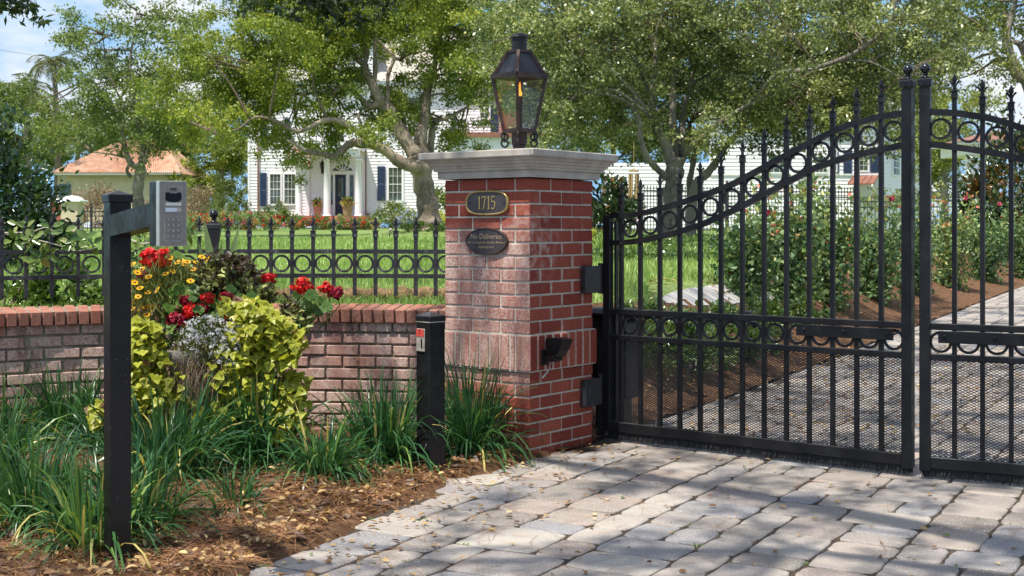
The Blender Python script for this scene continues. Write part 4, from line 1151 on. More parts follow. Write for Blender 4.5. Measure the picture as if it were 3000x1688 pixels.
oak_limbs = [
 [(1262,690,104),(1262,676,98),(1256,655,76),(1253,600,64),(1240,540,60),(1232,490,62),(1222,455,58)],
 [(1222,462,50),(1187,408,40),(1143,325,33),(1114,295,32),(1093,251,27),(1072,213,24),(1066,189,22),(1048,174,17),(1022,145,14),(1000,120,9)],
 [(1066,192,18),(1074,165,15),(1072,139,14),(1043,112,11),(1030,70,8),(1035,20,6)],
 [(1093,283,17),(1099,207,15),(1099,133,12),(1106,80,9),(1120,20,6)],
 [(1110,300,24),(1081,313,20),(1054,286,16),(1022,263,13),(1004,251,12),(966,278,11),(921,272,10),(883,278,9),(848,260,7),(800,225,5)],
 [(1004,251,9),(1000,220,8),(960,180,7),(915,150,6),(893,118,4)],
 [(1135,300,13),(1137,281,12),(1137,221,11),(1155,171,10),(1135,148,8),(1100,110,5)],
 [(1155,171,9),(1172,178,6)],
 [(1238,462,44,.3),(1232,408,38,.3),(1246,340,28,.4),(1252,266,23,.5),(1270,207,20,.6),(1279,165,17,.8),(1290,110,12,.9),(1310,40,8,1)],
 [(1258,455,26,.9),(1265,400,22,1),(1272,360,16,1.2),(1310,345,12,1.5),(1350,325,9,1.7),(1390,300,6,2)],
 [(1232,490,46,-.5),(1179,478,36,-.7),(1113,432,29,-.9),(1054,421,26,-1),(1025,422,25,-1.1),(995,448,20,-1.2),(978,460,19,-1.2),(951,454,16,-1.3),(918,448,14,-1.4),(889,439,12,-1.4),(865,424,9,-1.5),(840,410,5,-1.5)],
 [(1080,424,18,-1.2),(1063,400,17,-1.3),(1040,380,17,-1.4),(995,356,16,-1.5),(951,353,15,-1.6),(907,374,13,-1.7),(870,385,11,-1.7),(820,362,10,-1.8),(788,348,9,-1.8),(744,345,8,-1.9),(700,377,6,-2),(640,395,4,-2)],
 [(1063,405,9,-1.2),(1060,370,8,-1.1),(1050,335,5,-1)],
 [(1128,340,11,.2),(1100,345,9,.1),(1080,338,6,0)],
 [(1252,266,9,.5),(1225,290,6,.5),(1200,300,4,.5)],
]
oak_blobs = [(600,265,125,105,.85),(560,340,85,55,.55),(655,380,60,35,.4),(760,180,110,140,.9),(735,320,90,50,.55),(880,80,150,110),(890,230,110,90,.75),(850,325,100,45,.5),(1020,40,150,90,1),(975,180,60,50,.4),
 (1010,245,50,60,.28),(1160,80,120,90,.9),(1195,205,60,60,.32),(1300,70,120,100,1),(1345,205,60,80,.42),(1370,320,90,45,.32),(1430,190,90,110,.8),(1200,310,50,50,.2),
 (790,385,50,20,.5),(880,425,60,12,.35),(940,340,60,35,.4),(1030,340,40,30,.25),(1150,290,30,40,.2),(1330,380,110,20,.35),(1120,385,40,10,.2),(1165,350,30,25,.18),
 (900,-120,330,140,.5),(1250,-140,260,150,.5),(650,20,60,70,.15),(560,200,60,60,.35)]
main_oak = make_tree('oak_tree', 'broad oak with thick pale forking limbs in front of the white house', 42, 1262, oak_limbs, oak_blobs, M['oak_yellow'], M['bark'],
    per=980, spread=.46, size=.105, dspread=1.5, spacing=.60, base_r=.46, seed=3)

r_limbs = [
 [(1968,728,76),(1968,712,70),(1966,690,60),(1966,650,54),(1972,560,52),(1976,500,54),(1978,462,60)],
 [(1968,480,36),(1950,420,32),(1928,385,28),(1910,331,24),(1913,249,19),(1921,166,15),(1924,97,12),(1943,28,9),(1950,-40,6)],
 [(1980,470,34,.3),(1972,400,27,.3),(1971,304,22,.4),(1971,193,18,.4),(1968,124,14,.4),(1975,60,10,.5),(1985,-10,7,.5)],
 [(1990,470,30,.5),(1998,398,24,.5),(2001,331,19,.6),(2023,249,16,.7),(2035,190,14,.8),(2050,140,9,.9),(2060,90,6,1)],
 [(1915,350,20,-.4),(1899,337,17,-.5),(1855,271,14,-.7),(1783,202,11,-.9),(1700,133,8,-1.1),(1650,105,5,-1.2)],
 [(1908,300,14,-.2),(1890,240,13,-.3),(1855,166,12,-.5),(1800,110,9,-.7),(1755,50,7,-.8),(1720,-10,5,-1)],
 [(1952,520,22,-.3),(1920,490,20,-.5),(1893,455,19,-.7),(1877,405,17,-.8),(1868,340,14,-.9),(1835,300,11,-1),(1790,280,8,-1.2),(1730,270,6,-1.5)],
 [(1895,335,9,-1),(1850,295,8,-1.2),(1810,268,7,-1.3),(1760,262,6,-1.4),(1690,280,4,-1.6)],
 [(1998,455,24,.2),(2030,425,20,0),(2056,404,17,-.2),(2114,356,15,-.5),(2183,312,12,-.8),(2240,285,8,-1),(2300,240,5,-1.2)],
 [(2024,725,36,1.2),(2024,700,34,1.2),(2024,621,32,1.2),(2040,540,28,1.1),(2070,510,25,1),(2095,480,22,.9),(2112,455,18,.8),(2150,400,14,.6),(2200,380,10,.4),(2270,350,7,.2)],
 [(2024,600,22,1.4),(2020,538,19,1.5),(2030,480,17,1.5),(2033,430,14,1.6),(2020,360,10,1.7)],
 [(2150,410,12,.3),(2260,230,12,-1.5),(2369,205,15,-2),(2480,168,14,-2.4),(2549,124,11,-2.6),(2600,80,9,-2.8),(2618,40,7,-2.9),(2630,-20,5,-3)],
 [(2430,183,8,-2.2),(2530,178,6,-2.5),(2590,200,4,-2.7),(2640,230,3,-2.8)],
 [(2023,249,10,.7),(2045,235,9,.6),(2065,225,7,.6),(2110,190,5,.5)],
]
r_blobs = [(1560,170,110,150,.9),(1480,60,120,90,.8),(1620,60,130,100,1),(1680,250,110,110,.95),(1600,330,90,60,.7),(1760,130,110,120,.9),(1850,60,110,90,1),(1800,310,80,70,.75),(1720,400,90,40,.6),(1830,410,70,40,.5),
 (1980,60,120,90,1),(2060,200,80,120,.9),(1940,210,40,90,.4),(2120,70,120,110,1),(2190,210,110,110,1.1),(2130,320,80,60,.9),(2060,380,40,60,.6),(2240,330,100,60,1),(2320,110,120,130,1.1),(2350,260,110,90,1.15),(2330,380,110,45,.7),(2460,80,120,110,1.05),
 (2490,230,110,90,1.1),(2450,340,100,50,1),(2590,110,110,120,.9),(2590,260,90,80,.9),(2560,350,80,40,.8),(2690,60,110,80,.8),(2680,190,90,90,.7),(2660,300,70,50,.5),(2760,120,70,70,.6),(2420,420,70,22,.5),(2200,420,90,30,.5),
 (1560,420,60,25,.45),(1880,-110,300,120,.6),(2350,-110,300,120,.6)]
right_oak = make_tree('oak_tree', 'dense olive green oak with many upright stems behind the gate', 28, 1968, r_limbs, r_blobs, M['olive_leaf'], M['bark_grey'],
    per=560, spread=.35, size=.085, dspread=1.4, spacing=.42, base_r=.52, seed=5, r0=.022)

l_limbs = [
 [(405,640,40),(405,600,33),(404,550,31),(412,505,32),(408,480,30)],
 [(408,490,22),(384,480,18),(365,430,15),(354,366,13),(322,307,10),(300,270,7),(260,230,4)],
 [(412,490,22,.4),(420,430,18,.4),(400,370,14,.4),(387,325,12,.5),(393,283,11,.5),(387,230,9,.6),(381,192,8,.6),(385,148,7,.7),(395,90,5,.7),(400,30,3,.8)],
 [(384,520,12,-.3),(372,500,10,-.4),(378,470,8,-.5),(340,455,6,-.6),(270,445,4,-.8)],
 [(420,480,14,.2),(440,420,11,.2),(455,360,9,.3),(490,300,7,.3),(520,240,5,.4)],
 [(395,330,7),(360,300,6),(330,240,5),(310,170,4),(300,100,3)],
 [(440,420,7),(480,440,6),(530,430,4)],
]
l_blobs = [(250,350,110,50,.5),(150,300,90,70,.5),(110,370,80,50,.45),(330,310,110,80,.6),(450,320,90,80,.55),(400,385,110,35,.45),(300,220,110,80,.42),(430,200,110,90,.45),(360,100,130,90,.36),(230,130,80,70,.30),(480,90,100,70,.32),(560,40,60,40,.26),(350,15,130,50,.30),(520,390,60,30,.4),(210,90,40,50,.22),(590,90,40,30,.2),(330,420,50,10,.25),(470,430,50,10,.25)]
make_tree('oak_tree', 'airy thin crowned oak in front of the tile roofed house', 58, 405, l_limbs, l_blobs, M['far_leaf'], M['bark_grey'],
    per=460, spread=.62, size=.16, dspread=1.8, spacing=.78, base_r=.48, seed=8, r0=.06)

# far right oak whose pale limbs reach in from the edge
fr_limbs = [[(3060,640,60),(3050,420,50),(3020,260,40),(2985,215,32),(2950,120,22),(2965,40,16),(2985,-30,10)],
            [(3040,330,26),(3000,150,20),(2960,125,14),(2930,152,9)], [(3000,240,16),(2955,200,12),(2925,170,8),(2890,90,5)]]
fr_blobs = [(2830,60,90,60,.7),(2900,30,80,50,.6),(2870,150,70,60,.6),(2970,80,60,60,.45),(2960,180,50,40,.4),(2830,205,50,50,.55),(3020,60,70,90,.8),(2900,-60,150,60,.7),(2800,150,40,60,.5)]
make_tree('oak_tree', 'oak at the far right with bare pale limbs against the sky', 40, 3060, fr_limbs, fr_blobs, M['oak_leaf'], M['bark_grey'], per=420, spread=.42, size=.12, dspread=1.2, spacing=.6, base_r=.5, seed=12)

def blob_tree(name, label, Y, base_px, top_py, blobs, mat, per, size, base_r, seed, spread=.6, spacing=.95, trunk=22, dspread=1.6, sub=6, group='trees beyond the gardens'):
    bp = HY-(terr1((base_px-CX)/F*Y, Y)-EYE)*ppm(Y)
    lm = [[(base_px, bp+4, trunk), (base_px-3, (bp+top_py)/2, trunk*.7), (base_px+4, top_py, trunk*.3)]]
    return make_tree(name, label, Y, base_px, lm, blobs, mat, M['bark_grey'], per=int(per*2.8), spread=spread, size=size, dspread=dspread, spacing=spacing, base_r=base_r, seed=seed, group=group, sub=sub)
blob_tree('leafy_tree', 'yellow green leafy tree between the tile roofed house and the white house', 88, 650, 380, [(650,420,80,70,.9),(690,470,50,60,.9),(590,480,60,50,.8),(640,540,90,40,.8),(560,440,50,60,.6)], M['oak_yellow'], 170, .22, .5, 21)
blob_tree('leafy_tree', 'rounded green tree behind the tile roofed house, left of its ridge', 112, 230, 320, [(230,380,90,70,.9),(130,400,80,70,.9),(180,440,130,50,.9)], M['far_leaf'], 170, .28, .5, 22, .8, 1.3)
blob_tree('leafy_tree', 'tall green tree behind the tile roof at its right end', 118, 500, 330, [(500,400,110,80,.9),(430,440,90,50,.9),(590,400,80,70,.8)], M['far_leaf'], 170, .28, .42, 23, .8, 1.3)
blob_tree('leafy_tree', 'bushy green tree at the left edge below the palm', 84, 30, 260, [(30,330,90,70,.9),(-30,400,90,90,.9),(80,400,80,60,.9),(20,280,60,40,.7)], M['far_leaf'], 190, .20, .55, 24)
blob_tree('leafy_tree', 'broad green tree filling the view behind the gate stile', 78, 2560, 120, [(2560,200,160,120,.9),(2400,260,150,110,.9),(2680,330,90,110,.9),(2250,330,130,90,.8),(2600,400,80,50,.7)], M['far_leaf'], 170, .20, .5, 25)
blob_tree('leafy_tree', 'bright green round tree seen between the second leaf bars', 62, 2770, 420, [(2770,480,70,80,1.1),(2740,540,60,50,1),(2810,540,50,50,1),(2840,320,60,60,.9),(2720,360,60,70,.9),(2690,460,50,70,.9),(2790,400,70,60,.9)], M['oak_leaf'], 200, .16, .62, 26)
blob_tree('leafy_tree', 'green tree behind the oak stems left of the guest house', 95, 1800, 120, [(1800,220,160,120,.8),(1640,250,150,120,.8),(1960,250,150,130,.8),(2080,180,140,120,.8),(1720,360,110,60,.6),(1800,420,130,60,.9),(1950,430,130,60,.9),(1660,410,90,50,.8),(2090,410,90,60,.8)], M['far_leaf'], 170, .24, .45, 27, .7, 1.15)
blob_tree('leafy_tree', 'deep green tree rising behind the roof of the white house', 98, 1250, 40, [(1050,30,180,70,.7),(1300,60,200,100,.8),(1480,130,120,110,.8),(880,20,110,60,.55)], M['far_leaf'], 160, .25, .45, 28, .7, 1.2)

# palm on the skyline
def make_palm(label, px, py, Y, size, trunk_px, group):
    p = at(px, py, Y); bx = (trunk_px-CX)/F*Y; bz = terr1(bx, Y)
    root = empty('palm_tree', (bx, Y, bz), 0, label, 'palm', group); inv = -root.location
    MB().tube([Vector((bx, Y, bz))+inv, Vector(((bx+p.x)/2+.2, Y, (bz+p.z)/2))+inv, p+inv], [.28, .2, .17], 9).build('trunk', M['bark_grey'], root, True)
    lv = LV(); rr = random.Random(int(px))
    for k in range(22):
        a = 2*math.pi*k/22+rr.random()*.3; el = rr.uniform(-.3, 1.0); d = Vector((math.cos(a)*math.cos(el), math.sin(a)*math.cos(el), math.sin(el))); q = Vector(p); pts = []
        for i in range(12):
            pts.append(Vector(q)); q = q+d*size/12; d = (d+Vector((0, 0, -.17))).normalized()
        for i in range(1, 12):
            tg = (pts[i]-pts[i-1]).normalized(); sd = tg.cross(Vector((0, 0, 1))).normalized()
            for s_ in (-1, 1):
                for j in range(2):
                    lv.leaves([tuple(pts[i].lerp(pts[i-1], j*.5)+inv)], [tuple(tg*.6+sd*s_+Vector((0, 0, -.35)))], size*.30*math.sin(math.pi*(i+2)/15), .07, rr.random())
    lv.build('fronds', M['palm_leaf'], root)
make_palm('palm with a tall bare trunk against the sky', 158, 178, 92, 2.6, 166, 'palms on the skyline')
make_palm('low palm with arching fronds beside the taller palm', 78, 262, 90, 3.2, 70, 'palms on the skyline')

# ------------------------------------------------------------------ shade tree over the drive, mostly above the frame
def make_overhead():
    rr = random.Random(31)
    root = empty('shade_tree', (3.4, .2, 0), 0, 'dark overhanging tree whose lowest sprays dip into the top of the photo', 'tree')
    inv = -root.location
    def prob(x, y):
        # chance that the sunlight falling on the ground plane at (x, y) is caught by leaves
        if x < -.62+.12*(y-6) and y > 6.15: return 0.0
        if x < -2.0 and y > 4.6: return .22
        if y > 7.0 and x < .55: return .22 if x > -.35 else .08
        if x < edge_x(min(y, 7.0)) and y < 7.1: return .50
        if y > 9.6 and edge_d(x, y) > .1: return .30
        if y < 7.6: return .70
        if y < 14: return .64
        return .5
    C = []; low = []
    y = 3.4
    while y < 19:
        x = -3.6+rr.random()*.3
        while x < 6.2+(y-5)*.15:
            if rr.random() < prob(x, y) and not (x < .2 and y > 8.0):
                H = rr.uniform(7.0, 9.5)
                jx, jy = rr.gauss(0, .10), rr.gauss(0, .10)
                C.append(Vector((x+jx+SUN.x/SUN.z*H, y+jy+SUN.y/SUN.z*H, H)))
            x += .50
        y += .50
    b = MB()
    b.tube([(0, 0, -.1), (.05, 0, .6), (.0, .1, 2.4), (-.2, .4, 4.2)], [.42, .33, .29, .26], 12, jit=.1)
    org = []
    for e in ((-4.5, 2.0, 8.0), (-3.2, 5.0, 8.4), (-1.0, 8, 8.6), (1.2, 11.5, 8.6), (2.2, 5, 8.5), (-6.2, 4.6, 8.0), (-.5, 14, 8.4)):
        P = catmull([(-.2, .4, 4.2), (e[0]*.3-.1, e[1]*.3+.3, 5.6), (e[0]*.65, e[1]*.65+.2, 7.0), e], 5); n = len(P)
        b.tube(P, [.17*(1-.8*i/(n-1)) for i in range(n)], 8, jit=.08); org += P[6:]
    # sprays dipping into the frame
    for (px, py, Y, n) in ((910, -6, 10.5, 7), (985, 8, 10.8, 7), (1060, -8, 10.6, 6), (1110, 20, 10.9, 4), (840, 22, 10.4, 4), (950, 45, 10.6, 5), (1020, 55, 10.8, 4), (60, -4, 9.5, 5), (20, 18, 9.4, 4), (95, 22, 9.6, 2), (705, -8, 10, 2)):
        for _ in range(n): low.append(at(px+rr.gauss(0, 18), py+rr.gauss(0, 14), Y))
    t_ = MB(); gen_twigs(t_, org, [c+inv for c in C], rr, .018); gen_twigs(t_, org, [c+inv for c in low], rr, .010)
    t_.build('branches', M['twig'], root, True); b.build('trunk', M['bark'], root, True)
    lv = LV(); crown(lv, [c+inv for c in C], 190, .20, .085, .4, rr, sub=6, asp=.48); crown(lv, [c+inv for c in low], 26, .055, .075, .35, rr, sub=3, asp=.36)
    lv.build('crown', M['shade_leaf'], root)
make_overhead()

# ------------------------------------------------------------------ shrubs
def shrub(name, label, cat, X, Y, z, rx, ry, rz, n, L, W, mat, base_r=.5, group=None, oval=True, stems=6, seed=0, lift=.0, shell=.55, up=.35, stemmat=None, gaps=0, sd=.16):
    """leaves spread through a lumpy volume over a few stems"""
    root = empty(name, (X, Y, z), 0, label, cat, group); rr = random.Random(seed+int(abs(X)*97)+int(Y*31)); nr = np.random.default_rng(seed+int(abs(X)*97)+int(Y*31))
    k = max(6, int(n/60)); u = unit(nr.normal(size=(k, 3))); rad = shell+(1-shell)*nr.random((k, 1))
    lump = 1+.22*np.sin(u[:, :1]*5+seed)+.15*np.sin(u[:, 1:2]*7+2*seed)
    C = u*rad*lump*np.array([rx, ry, rz]); C[:, 2] = np.maximum(C[:, 2], -rz*.92)+rz*1.0+lift
    per = int(n/k); s = min(rx, ry, rz)*.22
    P = (C[:, None, :]+nr.normal(size=(k, per, 3))*s).reshape(-1, 3); P[:, 2] = np.maximum(P[:, 2], .01); N = len(P)
    out = P-np.array([0, 0, rz+lift]); D = unit(unit(out)*.7+nr.normal(size=(N, 3))*.6+np.array([0, 0, up]))
    lr = np.repeat(np.clip(base_r+nr.normal(0, .12, k), 0, 1), per)
    ll = L*nr.uniform(.65, 1.3, N)
    lv = LV(); lv.leaves(P, D, ll, ll*W/L, np.clip(lr+nr.normal(0, sd, N), 0, 1), oval=oval, droop=.12 if oval else 0)
    lv.build('leaves', mat, root)
    b = MB()
    for i in range(stems):
        e = C[rr.randrange(k)]; a0 = (rr.gauss(0, rx*.15), rr.gauss(0, ry*.15), -.05)
        b.tube(catmull([a0, ((a0[0]+e[0])/2+rr.gauss(0, .04), (a0[1]+e[1])/2, e[2]*.55), tuple(e)], 3), [.016, .014, .012, .011, .009, .007, .004][:7], 5)
    b.build('stems', stemmat or M['twig'], root)
    return root
def gz(px, Y): return terr1((px-CX)/F*Y, Y)
def pxX(px, Y): return (px-CX)/F*Y

shrub('broadleaf_shrub', 'tall dark glossy shrub at the left edge behind the fence', 'shrub', pxX(-20, 15), 15, gz(0, 15)-.1, .62, .6, .90, 4600, .085, .045, M['dark_leaf'], .5, seed=2, stems=10)
shrub('broadleaf_shrub', 'lower dark glossy shrub beside the tall one at the left', 'shrub', pxX(118, 15.4), 15.4, gz(125, 15)-.1, .26, .3, .46, 1300, .085, .045, M['dark_leaf'], .5, seed=3)
# low hedge directly behind the left fence
for i, px in enumerate((10, 95, 175, 250)):
    shrub('low_shrub', ['low leafy shrub behind the fence at the left edge', 'low leafy shrub behind the fence under the curling vine', 'low leafy shrub behind the fence below the fifth spear from the left', 'low leafy shrub behind the fence beside the tall intercom post'][i], 'shrub',
          pxX(px, 8.15), 8.15+.05*i, .68, .20, .17, .17, 420, .055, .028, M['vine_leaf'], .35, group='low shrubs behind the left fence', seed=40+i, stems=5)

def vine(label, branches, lpx, Y, L, mat, seed, stem_r=.006):
    """a leafy branch: pale stems as polylines at depth Y, leaf rosettes at pixels"""
    rr = random.Random(seed); p0 = at(*branches[0][0], Y); root = empty('leafy_vine', p0, 0, label, 'vine'); inv = -p0
    b = MB()
    for br in branches:
        P = catmull([at(x, y, Y+rr.gauss(0, .02))+inv for x, y in br], 4); b.tube(P, [stem_r*(1-.5*i/len(P)) for i in range(len(P))], 6)
    b.build('stems', M['cap_stone'], root, True)
    lv = LV()
    for (x, y, n, s) in lpx:
        c = at(x, y, Y-.03+rr.gauss(0, .03))+inv
        for k in range(n):
            a = 2*math.pi*k/n+rr.random()*.8
            d = Vector((math.cos(a), -.35+rr.gauss(0, .35), math.sin(a)*.75+.15)); l = L*s*rr.uniform(.8, 1.2)
            lv.leaves([tuple(c+d*.008)], [tuple(d)], l, l*.52, min(1, max(0, rr.gauss(.5, .25))), up=[(rr.gauss(0, .3), -1, .5)], oval=True, droop=.12, shape=(.35, .72, .85, .8))
    lv.build('leaves', mat, root)
vine('broad leaved vine with pale stems twining through the left end of the fence',
     [[(-20, 674), (10, 684), (45, 690), (55, 696), (100, 702), (160, 716), (215, 734), (245, 733), (285, 725)], [(-10, 683), (70, 682), (95, 680), (115, 672), (140, 668), (170, 690)], [(90, 735), (95, 712), (88, 700)]],
     [(52, 660, 3, .8), (78, 668, 3, .9), (105, 690, 3, .8), (40, 705, 4, .9), (92, 700, 5, .9), (85, 740, 5, 1.0), (120, 752, 6, 1.0), (105, 770, 6, 1.0), (60, 745, 4, 1), (145, 745, 4, .9), (188, 680, 4, .9), (205, 712, 3, .9), (228, 705, 4, .9), (250, 700, 4, .9), (270, 716, 4, .9), (150, 665, 3, .9), (215, 735, 3, .8)], 7.6, .075, M['vine_leaf'], 4)
vine('leafy vine sprays around the fence below the steel keypad', [[(380, 700), (420, 715), (470, 700), (540, 690), (560, 680)], [(400, 760), (420, 730), (430, 700)], [(440, 760), (460, 730), (480, 712)]],
     [(395, 690, 5, .7), (420, 700, 5, .7), (400, 735, 5, .7), (440, 720, 5, .7), (470, 735, 5, .7), (410, 770, 5, .7), (450, 690, 5, .7), (380, 720, 5, .7), (548, 672, 6, .95), (562, 690, 5, .95), (545, 705, 4, .9), (390, 800, 5, .7), (430, 790, 5, .7), (500, 725, 3, .7)], 7.75, .075, M['vine_leaf'], 6)

# strap-leaved clumps in the bed
def liriope(label, px, py, h, n, seed, spread=1.0, light=0, Yo=None):
    n = int(n*1.9); Y = Yo or F*(EYE-.03)/(py-HY); X = pxX(px, Y); nr = np.random.default_rng(seed)
    h *= .95; root = empty('strap_leaf_clump', (X, Y, .02), 0, label, 'strap-leaf plant', 'strap leaved clumps in the mulch bed')
    base = np.stack([nr.normal(0, .05*spread, n), nr.normal(0, .05*spread, n), np.zeros(n)], 1)
    a = np.arctan2(base[:, 1], base[:, 0])+nr.normal(0, .7, n); tilt = np.abs(nr.normal(.12, .58, n))+.03
    D = np.stack([np.sin(tilt)*np.cos(a), np.sin(tilt)*np.sin(a), np.cos(tilt)], 1)
    n = int(n); L = h*nr.uniform(.65, 1.4, n)*(1+.25*tilt)
    r_ = np.clip(.42+light+nr.normal(0, .22, n), 0, .93); dead = nr.random(n) < .035; r_[dead] = 1
    lv = LV(); lv.ribbons(base, D, L, nr.uniform(.009, .0165, n), r_, grav=nr.uniform(.9, 2.9, n)*np.clip(.55+tilt*1.7, .55, 1.9), seg=7)
    lv.build('blades', M['liriope'], root)
for a in [('strap leaved clump at the left edge against the brick wall', 40, 1290, .42, 190, 1, 1.3, .1), ('strap leaved clump against the wall just left of the intercom post', 205, 1300, .42, 190, 2, 1.3, .08),
          ('strap leaved clump in the bottom left corner region, nearest the camera', 95, 1545, .36, 200, 3, 1.2, .16), ('strap leaved clump at the foot of the intercom post on its left', 265, 1610, .33, 150, 4, 1.2, .22),
          ('strap leaved clump at the foot of the intercom post on its right', 395, 1560, .36, 150, 5, 1.1, .06), ('strap leaved clump before the planter, right of the intercom post', 490, 1420, .44, 260, 6, 1.4, 0),
          ('largest strap leaved clump, standing below the lime vine', 745, 1370, .46, 280, 7, 1.3, -.02), ('small strap leaved tuft nearest the paving', 690, 1495, .20, 50, 8, .6, .05),
          ('bright green strap leaved clump between the large clump and the bollard', 945, 1405, .32, 150, 9, 1.0, .14), ('strap leaved clump against the wall behind the other clumps', 1010, 1235, .46, 150, 10, 1.2, -.1),
          ('full strap leaved clump beside the bollard on its left', 1130, 1355, .42, 280, 11, 1.4, .02), ('strap leaved clump between the bollard and the brick pillar', 1375, 1325, .46, 240, 12, 1.2, 0),
          ('half hidden strap leaved clump below the stone planter', 590, 1300, .40, 150, 13, 1.3, -.05), ('strap leaved clump cut off by the left edge', -30, 1440, .40, 190, 14, 1.3, .12), ('strap leaved clump behind the intercom post near the wall', 320, 1330, .40, 150, 15, 1.2, .0), ('strap leaved clump against the wall right behind the bollard', 1190, 1230, .42, 150, 16, 1.1, -.06)]:
    liriope(*a)

# ------------------------------------------------------------------ planter and its flowers
PY = 6.85
pot = empty('stone_planter', (pxX(600, PY), PY, 0), 0, 'round grey stone planter half hidden by trailing plants', 'planter')
MB().lathe([(.19, 0), (.20, .03), (.185, .06), (.235, .25), (.285, .45), (.30, .55), (.325, .565), (.325, .615), (.30, .625), (.285, .60), (.27, .58)], 36).build('bowl', M['stone_pot'], pot, True)
MB().lathe([(.285, .575), (.15, .59), (.001, .60)], 24).build('soil', M['soil'], pot)
PZ = .58
def pl(name, label, cat, group=None): return empty(name, (pxX(600, PY), PY, PZ), 0, label, cat, group)
def loc(px, py, dY=0): return at(px, py, PY+dY)-Vector((pxX(600, PY), PY, PZ))
def sample_region(polys, n, rr, dY0, dYs):
    out = []
    for (px, py, rx, ry, wt) in polys:
        for _ in range(int(n*wt)):
            a = rr.random()*6.283; q = math.sqrt(rr.random()); out.append(loc(px+rx*q*math.cos(a), py+ry*q*math.sin(a), dY0+rr.gauss(0, dYs)))
    return out
def sweet_potato(label, regs, n, seed, dY):
    rr = random.Random(seed); root = pl('trailing_vine', label, 'vine', 'lime green trailing vines'); lv = LV()
    for p in sample_region(regs, n, rr, dY, .07):
        d = Vector((rr.gauss(0, .55), -.75+rr.gauss(0, .3), -.55+rr.gauss(0, .5))).normalized(); L = rr.uniform(.034, .064); r_ = min(.96, max(0, rr.gauss(.52, .22))); r_ = 1 if rr.random() < .03 else r_
        upv = Vector((rr.gauss(0, .4), -.6, .8))
        # three-lobed leaf: a broad oval with two side lobes
        lv.leaves([tuple(p)], [tuple(d)], L, L*.85, r_, up=[tuple(upv)], oval=True, droop=.18, shape=(.22, .55, 1.0, .8))
        sd = d.cross(upv).normalized()
        for s_ in (-1, 1): lv.leaves([tuple(p+d*L*.10)], [tuple(d*.45+sd*s_*.9)], L*.55, L*.42, r_, up=[tuple(upv)], oval=True, droop=.1)
    lv.build('leaves', M['lime_leaf'], root)
    b = MB()
    for k in range(14):
        r0 = regs[rr.randrange(len(regs))]; e = loc(r0[0]+rr.gauss(0, r0[2]*.5), r0[1]+rr.gauss(0, r0[3]*.5), dY); s0 = Vector((e.x*.6, e.y*.6, .05)); b.tube(catmull([s0, (s0+e)/2+Vector((0, -.05, .05)), e], 4), .003, 5)
    b.build('stems', M['coleus_leaf'], root)
sweet_potato('lime green trailing vine on the left side of the planter', [(425,990,55,55,.25),(405,1110,52,100,.36),(450,1180,70,60,.25),(475,1070,45,50,.14),(505,1150,45,70,.16),(560,1210,60,40,.08),(350,1150,30,60,.06),(300,1210,50,40,.05)], 950, 3, -.22)
sweet_potato('lime green trailing vine spilling over the right side of the planter', [(760,945,90,42,.2),(745,1020,115,75,.32),(715,1105,95,70,.22),(785,1165,75,70,.17),(680,1185,55,45,.09),(845,1000,40,60,.08),(810,1240,75,35,.10),(860,1150,40,70,.06),(650,1090,40,40,.05),(720,900,70,30,.08),(880,1230,25,30,.02)], 1300, 5, -.26)
def alyssum():
    rr = random.Random(8); root = pl('white_alyssum', 'cushion of tiny white flowers hanging over the middle of the planter', 'flowers'); lv = LV(); fl = LV()
    for p in sample_region([(600,990,85,55,.6),(620,960,60,40,.25),(640,1040,60,50,.3),(590,1050,60,40,.2),(610,1010,80,50,.4)], 2600, rr, -.28, .05):
        lv.leaves([tuple(p)], [tuple(Vector((rr.gauss(0,1), rr.gauss(-.4,.6), rr.gauss(.1,.7))))], rr.uniform(.014, .026), .006, rr.random())
    lv.build('leaves', M['fine_leaf'], root)
    for p in sample_region([(620,965,85,42,.5),(665,1020,50,55,.4),(560,1000,40,40,.12),(600,1070,50,40,.03)], 190, rr, -.34, .04):
        for k in range(8):
            q = p+Vector((rr.gauss(0, .006), rr.gauss(0, .006), rr.gauss(0, .005)))
            for j in range(4):
                a = j*1.571+rr.random(); fl.leaves([tuple(q)], [(math.cos(a), -.3, math.sin(a))], .0044, .0040, rr.random(), up=[(0, -1, .3)])
    fl.build('blossoms', M['white_petal'], root)
    st = LV(); n = 900; nr = np.random.default_rng(4)
    P = np.array([tuple(loc(598+nr.normal(0, 48), 1072+nr.normal(0, 40), -.30+nr.normal(0, .03))) for _ in range(n)]); D = np.stack([nr.normal(0, .8, n), nr.normal(-.3, .4, n), nr.normal(-.5, .5, n)], 1)
    st.ribbons(P, D, nr.uniform(.06, .18, n), .0028, nr.random(n), grav=1.6, seg=6); st.build('dry_stems', M['straw'], root)
alyssum()
